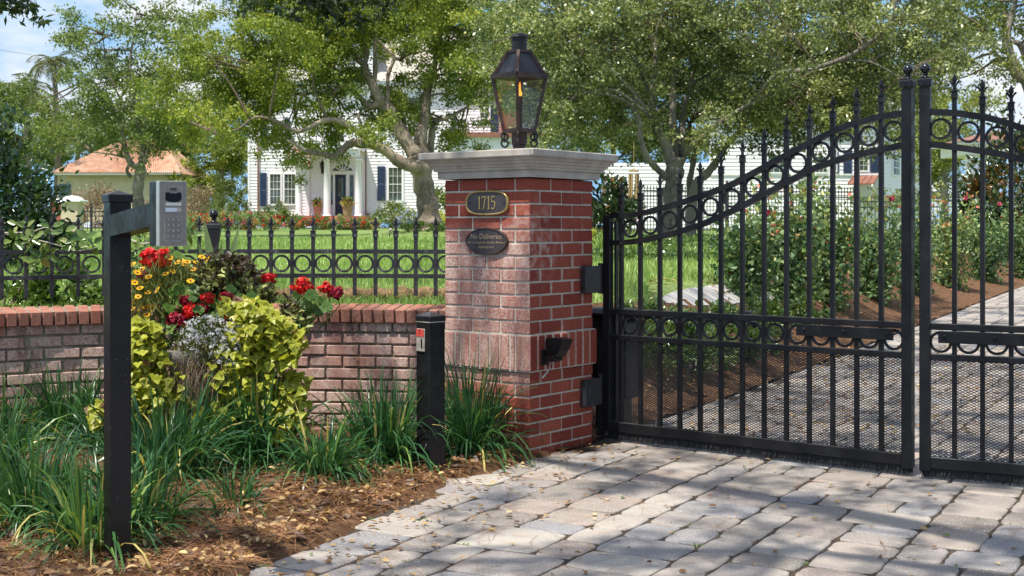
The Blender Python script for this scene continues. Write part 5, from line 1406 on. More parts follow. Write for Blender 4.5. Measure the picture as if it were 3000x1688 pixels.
def coreopsis():
    rr = random.Random(5); root = pl('yellow_coreopsis', 'yellow daisies with maroon eyes on feathery stems at the left of the planter', 'flowers'); lv = LV(); nr = np.random.default_rng(6)
    for p in sample_region([(480,840,100,75,.5),(430,890,70,80,.5),(500,800,70,40,.25)], 1500, rr, -.05, .09):
        d = Vector((rr.gauss(-.2, .5), rr.gauss(-.2, .4), 1)); lv.ribbons([tuple(p-d*.05)], [tuple(d)], rr.uniform(.08, .16), .0035, rr.random(), grav=.5, seg=3)
    lv.build('foliage', M['fine_leaf'], root)
    F_ = [(388,775),(402,800),(416,790),(436,812),(470,830),(500,838),(520,845),(462,850),(410,845),(384,830),(470,880),(405,870),(455,872),(610,760),(575,770),(497,755),(478,770),(490,778),(512,775),(530,764),(548,768),(540,775),(550,786),(577,790),(455,800),(486,803),(505,795),(540,812),(558,824),(591,754),(379,855),(395,829),(427,827),(433,858),(402,840),(374,890),(395,885),(385,903),(412,905),(430,900),(445,905),(440,915),(430,923),(447,895),(567,790),(520,770),(420,895)]
    for i, (x, y) in enumerate(F_):
        c = loc(x, y, -.12+rr.gauss(0, .05)); n = Vector((rr.gauss(0, .35), -.5, .85+rr.gauss(0, .25))).normalized(); a = n.cross(Vector((1, 0, .1))).normalized(); b_ = n.cross(a)
        h = LV()
        for k in range(8):
            t_ = k*.785+rr.random()*.1; d = a*math.cos(t_)+b_*math.sin(t_)+n*.15
            h.leaves([tuple(c+d*.003)], [tuple(d)], .019*rr.uniform(.85, 1.1), .0115, rr.random(), up=[tuple(n)], oval=True, shape=(.4, .82, .8, .95), fold=.05)
        ho = h.build('flower', M['yellow_petal'], root)
        e = MB(); q = [tuple(c+n*.004+(a*math.cos(t_)+b_*math.sin(t_))*.0062) for t_ in np.linspace(0, 6.283, 9)[:-1]]; e.add(q+[tuple(c+n*.008)], [(k, (k+1) % 8, 8) for k in range(8)]); e.build('eye', M['maroon_eye'], ho)
        st = MB(); st.tube([c, c+Vector((rr.gauss(.02, .02), .03, -.07)), c+Vector((rr.gauss(.04, .02), .05, -.15))], .0016, 5); st.build('stem', M['fine_leaf'], ho)
coreopsis()
def coleus(label, regs, n, seed, dY):
    rr = random.Random(seed); root = pl('dark_leaved_plant', label, 'plant', 'dark two toned plants'); lv = LV(); b = MB()
    for (px, py, rx, ry, wt) in regs:
        for _ in range(int(n*wt)):
            a = rr.random()*6.283; q = math.sqrt(rr.random()); p = loc(px+rx*q*math.cos(a), py+ry*q*math.sin(a), dY+rr.gauss(0, .09))
            top = (py+ry*q*math.sin(a)-(py-ry))/(2*ry)
            b.tube([(p.x*.9, p.y*.9, max(p.z-.14, 0)), tuple(p-Vector((0, 0, .03))), tuple(p)], .0025, 5)
            for k in range(7):
                t_ = k*2.4; d = Vector((math.cos(t_), math.sin(t_)-.2, rr.uniform(.1, 1.0))); L = rr.uniform(.026, .052)
                base = .40 if top < .35 else .72
                lv.leaves([tuple(p+Vector((0, 0, -.05*k/7)))], [tuple(d)], L, L*.52, min(1, max(0, rr.gauss(base-.05*(k < 3)*4*(top < .5), .2))), oval=True, droop=.15)
    b.build('stems', M['coleus_leaf'], root); lv.build('leaves', M['coleus_leaf'], root)
coleus('dark purple and green leaved plant at the top of the planter', [(650,780,80,38,.35),(690,830,90,55,.45),(640,840,60,50,.2),(760,850,45,50,.15),(620,890,60,40,.12)], 330, 7, .02)
coleus('dark leaved sprig beside the right hand geranium leaves', [(850,905,32,40,.5),(870,940,30,35,.4)], 46, 9, -.02)
def geranium(label, leaves_, heads, seed, dY):
    rr = random.Random(seed); root = pl('red_geranium', label, 'flowers', 'red geraniums in the planter'); lv = LV(); b = MB()
    for (px, py, rx, ry, n) in leaves_:
        for _ in range(n):
            a = rr.random()*6.283; q = math.sqrt(rr.random()); p = loc(px+rx*q*math.cos(a), py+ry*q*math.sin(a), dY+rr.gauss(0, .05)); nn = Vector((rr.gauss(0, .5), -.8, .7+rr.gauss(0, .4))).normalized()
            a1 = nn.cross(Vector((1, .1, 0))).normalized(); b1 = nn.cross(a1); Rr = rr.uniform(.024, .040); r_ = min(1, max(0, rr.gauss(.5, .22)))
            for k in range(9):   # scalloped round leaf from nine wedge lobes
                t_ = -2.6+k*.65; d = a1*math.cos(t_)+b1*math.sin(t_)+nn*.12*math.sin(3*t_); lv.leaves([tuple(p)], [tuple(d)], Rr, Rr*.72, r_, up=[tuple(nn)], oval=True, shape=(.5, .88, .75, .85), fold=.05)
            b.tube([p, p+Vector((rr.gauss(0, .02), .05, -.08))], .0022, 5)
    lv.build('leaves', M['geranium_leaf'], root); b.build('leaf_stalks', M['geranium_leaf'], root)
    for (x, y, r, mt) in heads:
        c = loc(x, y, dY-.06); Rr = r*1.15/F*PY; h = LV(); n = int(120+150*(Rr/.05))
        u = randdir(n); u[:, 1] = -np.abs(u[:, 1])*.9+.15; u = unit(u); k = rng.uniform(.55, 1.0, (n, 1))*(1+.16*np.sin(u[:, :1]*6+x)+.14*np.sin(u[:, 2:]*7+y)); P = np.array(tuple(c))+u*Rr*.92*k*np.array([1.05, .8, .85]); D = unit(np.cross(u, randdir(n))+u*.35)
        L = Rr*.32*rng.uniform(.7, 1.2, n); h.leaves(P-D*L[:, None]*.5, D, L, L*.95, rng.random(n), up=u, oval=True, shape=(.4, .75, .9, 1.0), fold=.1)
        ho = h.build('flower_head', M[mt], root)
        MB().tube([tuple(c), tuple(c+Vector((.01, .05, -.07))), (c.x*.85, c.y*.8+.06, c.z-.20)], .0032, 6).build('stalk', M['geranium_leaf'], ho)
geranium('red geranium with several heads at the middle of the planter', [(560,900,80,55,30),(650,905,70,50,26),(600,945,70,35,16),(700,880,40,40,10),(500,960,50,45,14),(690,960,50,40,10),(540,860,50,40,12),(740,900,40,40,8)], [(546,883,21,'crimson_petal'),(562,910,27,'red_petal'),(597,902,17,'crimson_petal'),(610,873,19,'red_petal'),(518,940,29,'crimson_petal'),(535,935,16,'red_petal'),(645,948,32,'red_petal'),(622,945,12,'crimson_petal'),(663,871,20,'crimson_petal')], 11, -.16)
geranium('red geranium with the largest round head above the yellow daisies', [(500,760,40,25,6),(470,790,30,20,3)], [(449,758,36,'red_petal'),(421,808,16,'crimson_petal'),(376,925,12,'crimson_petal')], 12, -.05)
geranium('red geranium leaning out over the wall on the right', [(905,880,50,30,13),(940,900,30,26,6),(880,925,35,30,7)], [(787,815,19,'red_petal'),(887,838,26,'red_petal'),(956,843,19,'red_petal'),(986,858,21,'crimson_petal')], 13, -.03)
def blade_plant():
    root = pl('blade_plant', 'pale green sword shaped leaves standing up in front of the fence post', 'plant'); lv = LV()
    for (x0, y0, x1, y1, w) in ((625,800,597,637,.050),(670,800,702,655,.046),(600,790,580,705,.028),(652,790,648,700,.03),(520,790,507,720,.03)):
        a, b = loc(x0, y0, .12), loc(x1, y1, .10); d = b-a; lv.leaves([tuple(a)], [tuple(d)], d.length, w, rng.random(), up=[(.1, -1, .15)], oval=True, shape=(.25, .6, .85, .62), fold=.12)
    lv.build('blades', M['blade_leaf'], root)
blade_plant()

# ------------------------------------------------------------------ planting behind the gate
def rose(label, px, pybase, pytop, wpx, Y, n, seed, base_r=.45, pink=0):
    Y = ground_at(px, pybase).y; z = gz(px, Y); H = (HY-pytop)/F*Y+EYE-z; X = pxX(px, Y); rr = random.Random(seed); nr = np.random.default_rng(seed)
    root = empty('rose_bush', (X, Y, z), 0, label, 'rose bush', 'rose bushes along the drive'); w = wpx/F*Y/2; b = MB(); lv = LV(); fl = LV()
    canes = 16
    for k in range(canes):
        a = rr.random()*6.283; e = Vector((math.cos(a)*w*rr.uniform(.3, 1), math.sin(a)*w*rr.uniform(.3, 1), H*rr.uniform(.50, 1.06)))
        P = catmull([(0, 0, 0), (e.x*.25, e.y*.25, e.z*.35), (e.x*.7, e.y*.7, e.z*.75), tuple(e)], 4); b.tube(P, [.012*(1-.7*i/(len(P)-1)) for i in range(len(P))], 5)
        for p in P[1:]:
            t_ = p.z/H; m = int(n/canes/len(P)*(1.5 if t_ < .7 else .62))
            C = np.array(tuple(p))+nr.normal(size=(m, 3))*np.array([.11, .11, .09])*(1.35-.75*t_)
            D = nr.normal(size=(m, 3))+np.array([0, 0, .2]); L = nr.uniform(.045, .085, m)
            lv.leaves(C, D, L, L*.62, np.clip(base_r+.40*max(0, t_-.45)*(nr.random(m) < .75)+nr.normal(0, .16, m), 0, 1), oval=True, droop=.1)
    b.build('canes', M['rose_leaf'], root); lv.build('leaves', M['rose_leaf'], root)
    for k in range(pink):
        p = np.array([nr.normal(0, w*.5), -w*.5, H*nr.uniform(.75, .98)]); f = LV(); u = randdir(26); f.leaves(p+u*.012, np.cross(u, randdir(26))+u*.3, .035, .03, rng.random(26), up=u, oval=True, shape=(.4, .75, .9, 1)); f.build('rose_bloom', M['pink_petal'], root)
for a in [('rose bush with a pink bloom nearest the pillar side', 2175, 868, 605, 190, 0, 1900, 1, .42, 2), ('tall rose bush with reddish new shoots before the guest house', 2300, 885, 545, 210, 0, 2300, 2, .46, 0), ('rose bush leaning out of the row at the centre of the gate', 2425, 892, 535, 200, 0, 2300, 3, .47, 1),
          ('rose bush partly hidden by the ball topped stiles', 2560, 880, 575, 190, 0, 2300, 4, .44, 1), ('dark rose bush behind the meeting stiles', 2670, 862, 590, 150, 0, 1700, 5, .38, 0), ('yellow green rose bush just right of the stiles', 2780, 842, 560, 170, 0, 2300, 6, .55, 1),
          ('shaded rose bush seen through the second gate leaf', 2890, 828, 590, 170, 0, 2300, 7, .36, 1), ('rose bush at the right edge of the view', 2995, 818, 600, 150, 0, 2000, 8, .40, 1)]:
    rose(*a)
k = 0
CL = ['behind the gate opener box, in the front row', 'second from the opener box in the front row', 'third from the opener box in the front row', 'fourth from the opener box in the front row', 'second last in the front row along the drive', 'last in the front row along the drive', 'at the near tip of the pale walk', 'beside the near part of the pale walk', 'beside the middle of the pale walk', 'beside the far part of the walk, below the pink rose', 'at the foot of the tall reddish rose bush', 'at the far end of the back row, beside the mulch']
for px, py in [(1835, 1070), (1915, 1078), (1995, 1075), (2075, 1060), (2155, 1040), (2235, 1015), (1890, 985), (1975, 985), (2060, 985), (2150, 978), (2245, 968), (2345, 955)]:
    q = ground_at(px, py)
    shrub('groundcover_shrub', 'low glossy groundcover shrub '+CL[k], 'shrub', q.x, q.y, q.z-.04, .25, .24, .15, 900, .055, .027, M['cover_leaf'], .5, group='low shrubs beside the walk', seed=60+k, stems=4); k += 1
shrub('magnolia_shrub', 'glossy magnolia shrub beside the right side of the brick pillar', 'shrub', pxX(1785, 26), 26, gz(1785, 26), .50, .5, .80, 1500, .13, .06, M['magnolia_leaf'], .42, seed=71)
shrub('yellow_shrub', 'small yellow leaved shrub below the magnolia by the pillar', 'shrub', pxX(1752, 24), 24, gz(1752, 24), .22, .2, .16, 500, .05, .03, M['lime_leaf'], .7, seed=72)
shrub('magnolia_tree', 'magnolia with bronze and green leaves at the right edge', 'tree', pxX(2990, 30), 30, gz(2990, 30), 1.25, 1.1, 1.75, 4600, .16, .075, M['magnolia_leaf'], .55, seed=73, stems=9)
shrub('magnolia_tree', 'lower magnolia bough in front of the white pavilion', 'tree', pxX(2900, 29), 29, gz(2900, 29), .55, .5, .85, 1500, .16, .075, M['magnolia_leaf'], .5, seed=74)
def grass_tuft(label, px, Y, h, n, seed, mat='grass'):
    nr = np.random.default_rng(seed); root = empty('grass_tuft', (pxX(px, Y), Y, gz(px, Y)), 0, label, 'grass tuft'); base = np.stack([nr.normal(0, .10, n), nr.normal(0, .10, n), np.zeros(n)], 1); ti = np.abs(nr.normal(0, .45, n)); a = nr.random(n)*6.283
    LV().ribbons(base, np.stack([np.sin(ti)*np.cos(a), np.sin(ti)*np.sin(a), np.cos(ti)], 1), h*nr.uniform(.6, 1.2, n), .014, nr.random(n), grav=1.1, seg=5).build('blades', M[mat], root)
grass_tuft('arching ornamental grass beside the pillar and the magnolia', 1770, 20, .42, 240, 3); grass_tuft('second ornamental grass seen through the first gate bars', 1850, 20.5, .40, 240, 4)

# ------------------------------------------------------------------ lawn blades, litter on the ground
def lawn_blades():
    n = 95000; nr = np.random.default_rng(2); u = nr.random(n); Y = 7.75*np.exp(u*1.55)
    px = nr.uniform(-60, 2500, n); X = (px-CX)/F*Y; d = edge_d(X, Y)
    keep = (Y > wall_y(X)+.33) & ((X < -.2) | (Y > 8.3)) & (d > .9+.02*(Y-8)+1.5*smooth(13, 17, Y)*(px > 2150)) & ~((px > 1900) & (Y < 14.5) & (Y > 8.5) & (terr(X, Y) > .2) & (px > 1900+0*Y) & (HY-(terr(X, Y)-EYE)*F/Y > 825) )
    X, Y = X[keep], Y[keep]; m = len(X); Z = terr(X, Y)-.01; sc = np.clip(Y/9, .9, 2.6)
    ti = np.abs(nr.normal(0, .42, m)); a = nr.random(m)*6.283
    patch = .5+.18*np.sin(X*1.3+1.7*np.sin(Y*.7))+.12*np.sin(Y*2.1+X)
    lv = LV(); lv.ribbons(np.stack([X, Y, Z], 1), np.stack([np.sin(ti)*np.cos(a), np.sin(ti)*np.sin(a), np.cos(ti)], 1), nr.uniform(.05, .12, m)*np.sqrt(sc), .0085*sc, np.clip(patch+nr.normal(0, .22, m), 0, 1), grav=.9, seg=2)
    o = lv.build('grass', M['grass']); tag(o, 'short green blades of the lawn', 'grass', kind='stuff')
    # creeping groundcover patches among the grass beyond the gate
    n = 26000; Y = nr.uniform(17, 34, n); px = nr.uniform(1700, 2250, n); X = (px-CX)/F*Y
    keep = (np.sin(Y*.8+1)+.5*np.sin(X*2+Y) > .1) & (edge_d(X, Y) > 2.2); X, Y = X[keep], Y[keep]; m = len(X)
    lv = LV(); L = nr.uniform(.05, .09, m); lv.leaves(np.stack([X, Y, terr(X, Y)+nr.uniform(.02, .16, m)], 1), nr.normal(size=(m, 3))+np.array([0, 0, .3]), L, L*.6, nr.random(m))
    o = lv.build('groundcover', M['cover_leaf']); tag(o, 'creeping leafy groundcover in the lawn under the oak behind the gate', 'groundcover', kind='stuff')
lawn_blades()
def litter():
    nr = np.random.default_rng(9)
    def bedpts(n, ylo=3.9, yhi=7.6, bias=1.0):
        Y = ylo+(yhi-ylo)*nr.random(n)**1.2; X = edge_x(Y)-np.abs(nr.normal(0, .8, n))*bias; k = (Y < wall_y(X)-.02) & (X > -3.4); return X[k], Y[k]
    lv = LV()
    X, Y = bedpts(26000, bias=1.3); m = len(X); a = nr.random(m)*6.283
    lv.ribbons(np.stack([X, Y, bed_z(X, Y)+nr.uniform(.004, .032, m)], 1), np.stack([np.cos(a), np.sin(a), nr.normal(0, .16, m)], 1), nr.uniform(.07, .20, m), nr.uniform(.0014, .0024, m), nr.random(m), grav=.25, seg=3)
    # needles blown on to the paving
    Y = nr.uniform(4.2, 7.6, 900); X = edge_x(Y)+np.abs(nr.normal(0, .9, 900)); q = nr.random(900) < .3; X[q] = nr.uniform(-.5, 2.6, q.sum()); ok = ((X-.549)*.613+(Y-7.57)*.79 < -.03); X, Y = X[ok], Y[ok]; m = len(X); a = nr.random(m)*6.283
    lv.ribbons(np.stack([X, Y, np.full(m, .006)], 1), np.stack([np.cos(a), np.sin(a), nr.normal(0, .02, m)], 1), nr.uniform(.06, .20, m), .0022, nr.random(m), grav=.0, seg=3)
    X, Y = nr.uniform(.6, 4, 600), nr.uniform(7.7, 12, 600); ok = edge_d(X, Y) > -1.2; X, Y = X[ok], Y[ok]; m = len(X); a = nr.random(m)*6.283
    lv.ribbons(np.stack([X, Y, terr(X, Y)+.03], 1), np.stack([np.cos(a), np.sin(a), nr.normal(0, .05, m)], 1), nr.uniform(.06, .2, m), .003, nr.random(m), grav=0, seg=3)
    o = lv.build('pine_needles', M['needle']); tag(o, 'brown pine needles strewn over the bed and the paving', 'pine needles', kind='stuff')
    lv = LV()
    X, Y = bedpts(1900, bias=.55); m = len(X); P = np.stack([X, Y, bed_z(X, Y)+nr.uniform(.01, .04, m)], 1); D = np.stack([nr.normal(size=m), nr.normal(size=m), nr.normal(0, .25, m)], 1); L = nr.uniform(.022, .048, m)
    lv.leaves(P, D, L, L*.55, np.clip(nr.random(m)*.95, 0, 1), up=np.stack([nr.normal(0, .35, m), nr.normal(0, .35, m), np.ones(m)], 1), oval=True, fold=.25)
    Y = nr.uniform(4.2, 7.8, 520); X = np.where(nr.random(520) < .55, edge_x(Y)+np.abs(nr.normal(0, .35, 520)), nr.uniform(-1, 2.8, 520)); ok = ((X-.549)*.613+(Y-7.57)*.79 < -.03) & (X > edge_x(Y)); X, Y = X[ok], Y[ok]; m = len(X)
    P = np.stack([X, Y, np.full(m, .008)], 1); D = np.stack([nr.normal(size=m), nr.normal(size=m), np.zeros(m)], 1); L = nr.uniform(.018, .042, m); rr_ = nr.random(m)*.95; rr_[nr.random(m) < .07] = 1
    lv.leaves(P, D, L, L*.55, rr_, up=np.stack([nr.normal(0, .3, m), nr.normal(0, .3, m), np.ones(m)], 1), oval=True, fold=.25)
    X, Y = nr.uniform(.5, 5, 1600), nr.uniform(7.6, 13, 1600); P = np.stack([X, Y, terr(X, Y)+.02], 1); P = P[edge_d(X, Y) > -2]; m = len(P); D = np.stack([nr.normal(size=m), nr.normal(size=m), np.zeros(m)], 1); L = nr.uniform(.03, .055, m)
    lv.leaves(P, D, L, L*.55, nr.random(m)*.95, up=np.stack([nr.normal(0, .3, m), nr.normal(0, .3, m), np.ones(m)], 1), oval=True, fold=.25)
    o = lv.build('fallen_leaves', M['litter']); tag(o, 'dry tan leaves scattered over the mulch and the pavers', 'fallen leaves', kind='stuff')
    lv = LV(); X, Y = bedpts(1500, bias=.9); m = len(X); P = np.stack([X, Y, bed_z(X, Y)+.012], 1); D = np.stack([nr.normal(size=m), nr.normal(size=m), nr.normal(0, .15, m)], 1); L = nr.uniform(.025, .07, m)
    lv.leaves(P, D, L, L*nr.uniform(.3, .6, m), nr.random(m), up=np.stack([nr.normal(0, .3, m), nr.normal(0, .3, m), np.ones(m)], 1), oval=True, fold=.1, shape=(.15, .85, .9, 1.0))
    o = lv.build('bark_chips', M['bark_chip']); tag(o, 'weathered bark chips in the mulch', 'bark chips', kind='stuff')
    # moss and seedlings in the paver joints
    lv = LV(); c = nr.uniform([-.4, 4.3], [2.4, 6.6], (22, 2))
    for x, y in c:
        if x < edge_x(y)+.05: continue
        m = nr.integers(10, 40); P = np.stack([x+nr.normal(0, .022, m), y+nr.normal(0, .018, m), np.full(m, -.008)], 1); lv.leaves(P, nr.normal(size=(m, 3))*.6+np.array([0, 0, 1]), nr.uniform(.008, .018, m), .005, nr.random(m))
    o = lv.build('weeds', M['grass']); tag(o, 'tiny weeds growing in the joints of the paving', 'weeds', kind='stuff')
litter()

# brown fibre roll on the lawn behind the fence
def fibre_roll():
    P = [at(x, y, 9.3) for x, y in ((760, 838), (900, 846), (1010, 844), (1100, 838), (1200, 836), (1300, 838), (1420, 836))]
    for p in P: p.z = terr1(p.x, p.y)+.05
    root = empty('fibre_roll', P[3], 0, 'shaggy brown fibre roll lying on the grass behind the fence', 'fibre roll'); b = MB(); Q = catmull([p-P[3] for p in P], 8)
    b.tube(Q, [.055*(1+.18*math.sin(i*1.1)+.1*math.sin(i*2.7)) for i in range(len(Q))], 12, jit=.25); b.build('roll', M['burlap'], root, True)
    lv = LV(); n = 2600; i = rng.integers(0, len(Q), n); P0 = np.array([tuple(Q[j]) for j in i])+rng.normal(size=(n, 3))*np.array([.06, .03, .03]); lv.ribbons(P0, randdir(n), rng.uniform(.03, .09, n), .004, rng.random(n), grav=.8, seg=3); lv.build('loose_fibre', M['straw'], root)
fibre_roll()
# ------------------------------------------------------------------ buildings
HD = 78.0                                  # distance of the white house front
def house_root(name, label, px, Y, cat='house'):
    X = pxX(px, Y); return empty(name, (X, Y, terr1(X, Y)), 0, label, cat)
class Facade:
    """front wall at distance Y facing the drive; boxes given by pixels of the photo"""
    def __init__(s, root, Y): s.root, s.Y = root, Y; s.inv = -root.location
    def rect(s, b, x0, y0, x1, y1, d0, d1, ch=0):
        """box between pixels (x0,y0)-(x1,y1) reaching from depth d0 (nearer, negative) to d1"""
        a, c = at(x0, y1, s.Y), at(x1, y0, s.Y)
        b.box(((a.x+c.x)/2+s.inv.x, s.Y+(d0+d1)/2+s.inv.y, (a.z+c.z)/2+s.inv.z), (c.x-a.x, d1-d0, c.z-a.z), ch=ch); return b
    def part(s, name, mat, rects, parent=None):
        b = MB()
        for r in rects: s.rect(b, *r)
        return b.build(name, mat, parent or s.root)
    def siding(s, x0, y0, x1, y1, name='wall', pitch=.19, mat=None):
        """lapped boards"""
        b = MB(); a, c = at(x0, y1, s.Y), at(x1, y0, s.Y); z = a.z; xl, xr = a.x+s.inv.x, c.x+s.inv.x; Y = s.Y+s.inv.y
        s.rect(b, x0, y0, x1, y1, .05, .35)
        while z < c.z:
            z1 = min(z+pitch, c.z); zz0, zz1 = z+s.inv.z, z1+s.inv.z
            b.add([(xl, Y-.005, zz0), (xr, Y-.005, zz0), (xr, Y+.03, zz1), (xl, Y+.03, zz1), (xl, Y+.05, zz0), (xr, Y+.05, zz0)], [(0, 1, 2, 3), (0, 4, 5, 1), (0, 3, 4), (1, 5, 2)]); z = z1
        return b.build(name, mat or M['white_paint'], s.root)
    def window(s, x0, y0, x1, y1, nx, ny, trim=4):
        w = s.part('window', M['white_paint'], [(x0-trim, y0-trim-1, x0, y1+trim, -.07, .03), (x1, y0-trim-1, x1+trim, y1+trim, -.07, .03), (x0, y0-trim, x1, y0, -.07, .03), (x0, y1, x1, y1+trim, -.09, .03)])
        s.part('glass', M['window_glass'], [(x0, y0, x1, y1, -.012, .02)], w)
        mu = []; q = .45
        for i in range(1, nx): x = x0+(x1-x0)*i/nx; mu.append((x-q, y0, x+q, y1, -.035, -.013))
        for j in range(1, ny):
            y = y0+(y1-y0)*j/ny; t_ = .9 if j == ny//2 else q
            xs_ = [x0]+[x0+(x1-x0)*i/nx for i in range(1, nx)]+[x1]
            for i in range(nx): mu.append((xs_[i]+(q if i else 0), y-t_, xs_[i+1]-(q if i < nx-1 else 0), y+t_, -.034, -.013))
        s.part('glazing_bars', M['white_paint'], mu, w); return w
    def shutter(s, x0, y0, x1, y1):
        b = MB(); s.rect(b, x0, y0, x1, y1, -.075, -.03); o = b
        for f in np.linspace(.04, .96, 26):
            if abs(f-.5) < .03: continue
            y = y0+(y1-y0)*f; s.rect(b, x0+1.6, y-.6, x1-1.6, y+.6, -.10, -.076)
        for r in ((x0, y0, x0+1.4, y1), (x1-1.4, y0, x1, y1)): s.rect(b, *r, -.105, -.076)
        return b.build('shutter', M['navy'], s.root)

def white_house():
    root = house_root('white_house', 'large white clapboard house with navy shutters behind the broad oak', 1100, HD); f = Facade(root, HD); W = M['white_paint']
    f.siding(728, 250, 868, 646); f.siding(1066, 250, 1560, 646); f.siding(868, 250, 1066, 440, 'upper_wall'); f.siding(868, 436, 1066, 640, 'porch_wall')
    f.part('corner_board', W, [(726, 250, 732, 646, -.03, .05)]); 
    f.part('downpipe', M['copper_roof'], [(755, 395, 758.5, 640, -.14, -.04)]); f.part('downpipe', M['copper_roof'], [(1070.5, 440, 1074, 628, -.14, -.04), (1074, 624, 1084, 628, -.5, -.04)])
    f.window(792, 511, 822, 598, 3, 4); f.window(834, 511, 865, 598, 3, 4); f.shutter(763, 506, 781, 604); f.shutter(870, 502, 876, 604)
    f.window(1139, 492, 1177, 588, 3, 4, 6); f.shutter(1106, 487, 1129, 588)
    f.window(795, 355, 822, 418, 3, 4); f.shutter(764, 348, 783, 428); f.shutter(834, 348, 850, 424)
    f.window(984, 372, 1008, 424, 2, 4); f.window(1200, 287, 1229, 340, 2, 3, 5); f.shutter(1229, 276, 1241, 402); f.window(1139, 292, 1175, 388, 3, 4, 5); f.shutter(1106, 290, 1129, 386)
    f.window(1340, 350, 1366, 392, 2, 3); f.shutter(1322, 345, 1338, 396); f.window(1408, 298, 1432, 346, 2, 3, 5); f.shutter(1437, 308, 1460, 404)
    # porch
    f.part('porch_floor', M['house_brick'], [(862, 634, 1090, 648, -3.4, .1), (900, 646, 1090, 664, -4.0, -3.4)])
    e = f.part('portico_roof', W, [(862, 444, 1068, 466, -2.9, -2.3), (862, 441, 1070, 446, -3.05, .05), (862, 425, 1070, 442, -2.95, -.0)])
    for x in (876, 958, 1050):
        b = MB(); p = at(x, 636, HD-2.6); q = at(x, 466, HD-2.6); h = q.z-p.z; c = p+f.inv
        b.lathe([(.26, 0), (.26, .10), (.21, .14), (.205, .2), (.20, h*.4), (.165, h-.22), (.19, h-.2), (.19, h-.12), (.24, h-.10), (.24, h)], 20, tuple(c)); b.build('column', W, root, True)
    for x in (902, 1066):
        f.part('pilaster', W, [(x-5, 470, x+5, 634, -.10, .0)])
    rl = MB()
    for x in np.linspace(866, 1066, 42): f.rect(rl, x-.25, 396, x+.25, 425, -2.86, -2.84)
    for y in (396, 410, 424): f.rect(rl, 866, y-.5, 1066, y+.5, -2.87, -2.83)
    for x in (866, 930, 1000, 1066): f.rect(rl, x-.8, 393, x+.8, 426, -2.88, -2.80)
    rl.build('balcony_railing', M['iron'], root)
    d = f.part('front_door', M['door_blue'], [(982, 512, 1014, 636, -.02, .03)]); f.part('door_frame', W, [(976, 506, 982, 636, -.10, .04), (1014, 506, 1024, 636, -.10, .04), (966, 503, 1044, 511, -.12, .04), (1037, 511, 1043, 636, -.09, .04), (967, 511, 970, 636, -.09, .04)], d)
    f.part('door_glass', M['window_glass'], [(990, 522, 1006, 575, -.03, -.021)], d); f.part('sidelight', M['window_glass'], [(1025, 514, 1037, 600, -.02, .02), (970, 514, 976, 600, -.02, .02)], d)
    fan = MB(); pts = [(970+68*t_, 502-21*math.sin(math.pi*t_)**.7) for t_ in np.linspace(0, 1, 21)]; P = [at(x, y, HD)+f.inv for x, y in pts]; fan.prism([(p.x, p.z) for p in P], -.02, .03, Matrix(((1,0,0,0),(0,0,1,f.Y+f.inv.y),(0,1,0,0),(0,0,0,1)))); fl = fan.build('fanlight', M['window_glass'], root)
    sp = MB(); c = at(1004, 503, HD)+f.inv
    for t_ in np.linspace(0, 1, 7): x, y = 970+68*t_, 502-21*math.sin(math.pi*t_)**.7; q = at(x, y, HD)+f.inv; sp.bar(c+Vector((0, -.06, 0)), q+Vector((0, -.06, 0)), .05, .05)
    sp.sweep([p+Vector((0, -.06, .02)) for p in P], .1, .10, up=(0, 1, 0)); sp.build('fanlight_bars', W, fl)
    wl = MB(); c = at(946, 490, HD-.3)+f.inv; wl.lathe([(.02, -.42), (.10, -.38), (.17, .15), (.19, .2), (.05, .42), (.02, .5)], 6, tuple(c)); wl.bar(c+Vector((0, 0, .5)), c+Vector((0, .28, .5)), .04); wl.build('wall_lantern', M['copper_dark'], root)
    # sun porch on the right, upper storey, gables, chimney
    f.part('sunroom', W, [(1322, 412, 1580, 646, -3.2, .05)]); f.part('sunroom_roof', M['copper_roof'], [(1312, 400, 1590, 413, -3.5, .06)])
    f.part('cornice', W, [(720, 240, 1570, 251, -.5, .3)])
    def gable(x0, x1, yb, yt, d0, nm, mat):
        b = MB(); P = [at(x0, yb, HD)+f.inv, at(x1, yb, HD)+f.inv, at((x0+x1)/2, yt, HD)+f.inv]; b.prism([(p.x, p.z) for p in P], d0, 6, Matrix(((1,0,0,0),(0,0,1,f.Y+f.inv.y),(0,1,0,0),(0,0,0,1)))); return b.build(nm, mat, root)
    f.siding(985, 120, 1100, 241, 'gable_wall'); gable(975, 1110, 121, 62, -.3, 'gable_roof', M['cap_stone']); f.window(1020, 172, 1042, 192, 2, 2)
    rf = MB(); P = [at(716, 240, HD)+f.inv, at(1575, 240, HD)+f.inv]; z1 = P[0].z+3.6
    vs = [(P[0].x, P[0].y-.6, P[0].z), (P[1].x, P[1].y-.6, P[1].z), (P[1].x, P[1].y+10, P[1].z), (P[0].x, P[0].y+10, P[0].z), (P[0].x+4, P[0].y+4.7, z1), (P[1].x-4, P[1].y+4.7, z1)]
    rf.add(vs, [(0, 1, 5, 4), (1, 2, 5), (2, 3, 4, 5), (3, 0, 4), (0, 3, 2, 1)]); rf.build('roof', M['cap_stone'], root)
    bw = MB(); f.rect(bw, 734, 251, 1556, 650, 8.0, 9.4); bw.build('rear_wall', W, root)
    f.part('chimney', M['house_brick'], [(1466, 150, 1516, 640, -1.3, -.0)])
    return root, f
wh, wf = white_house()

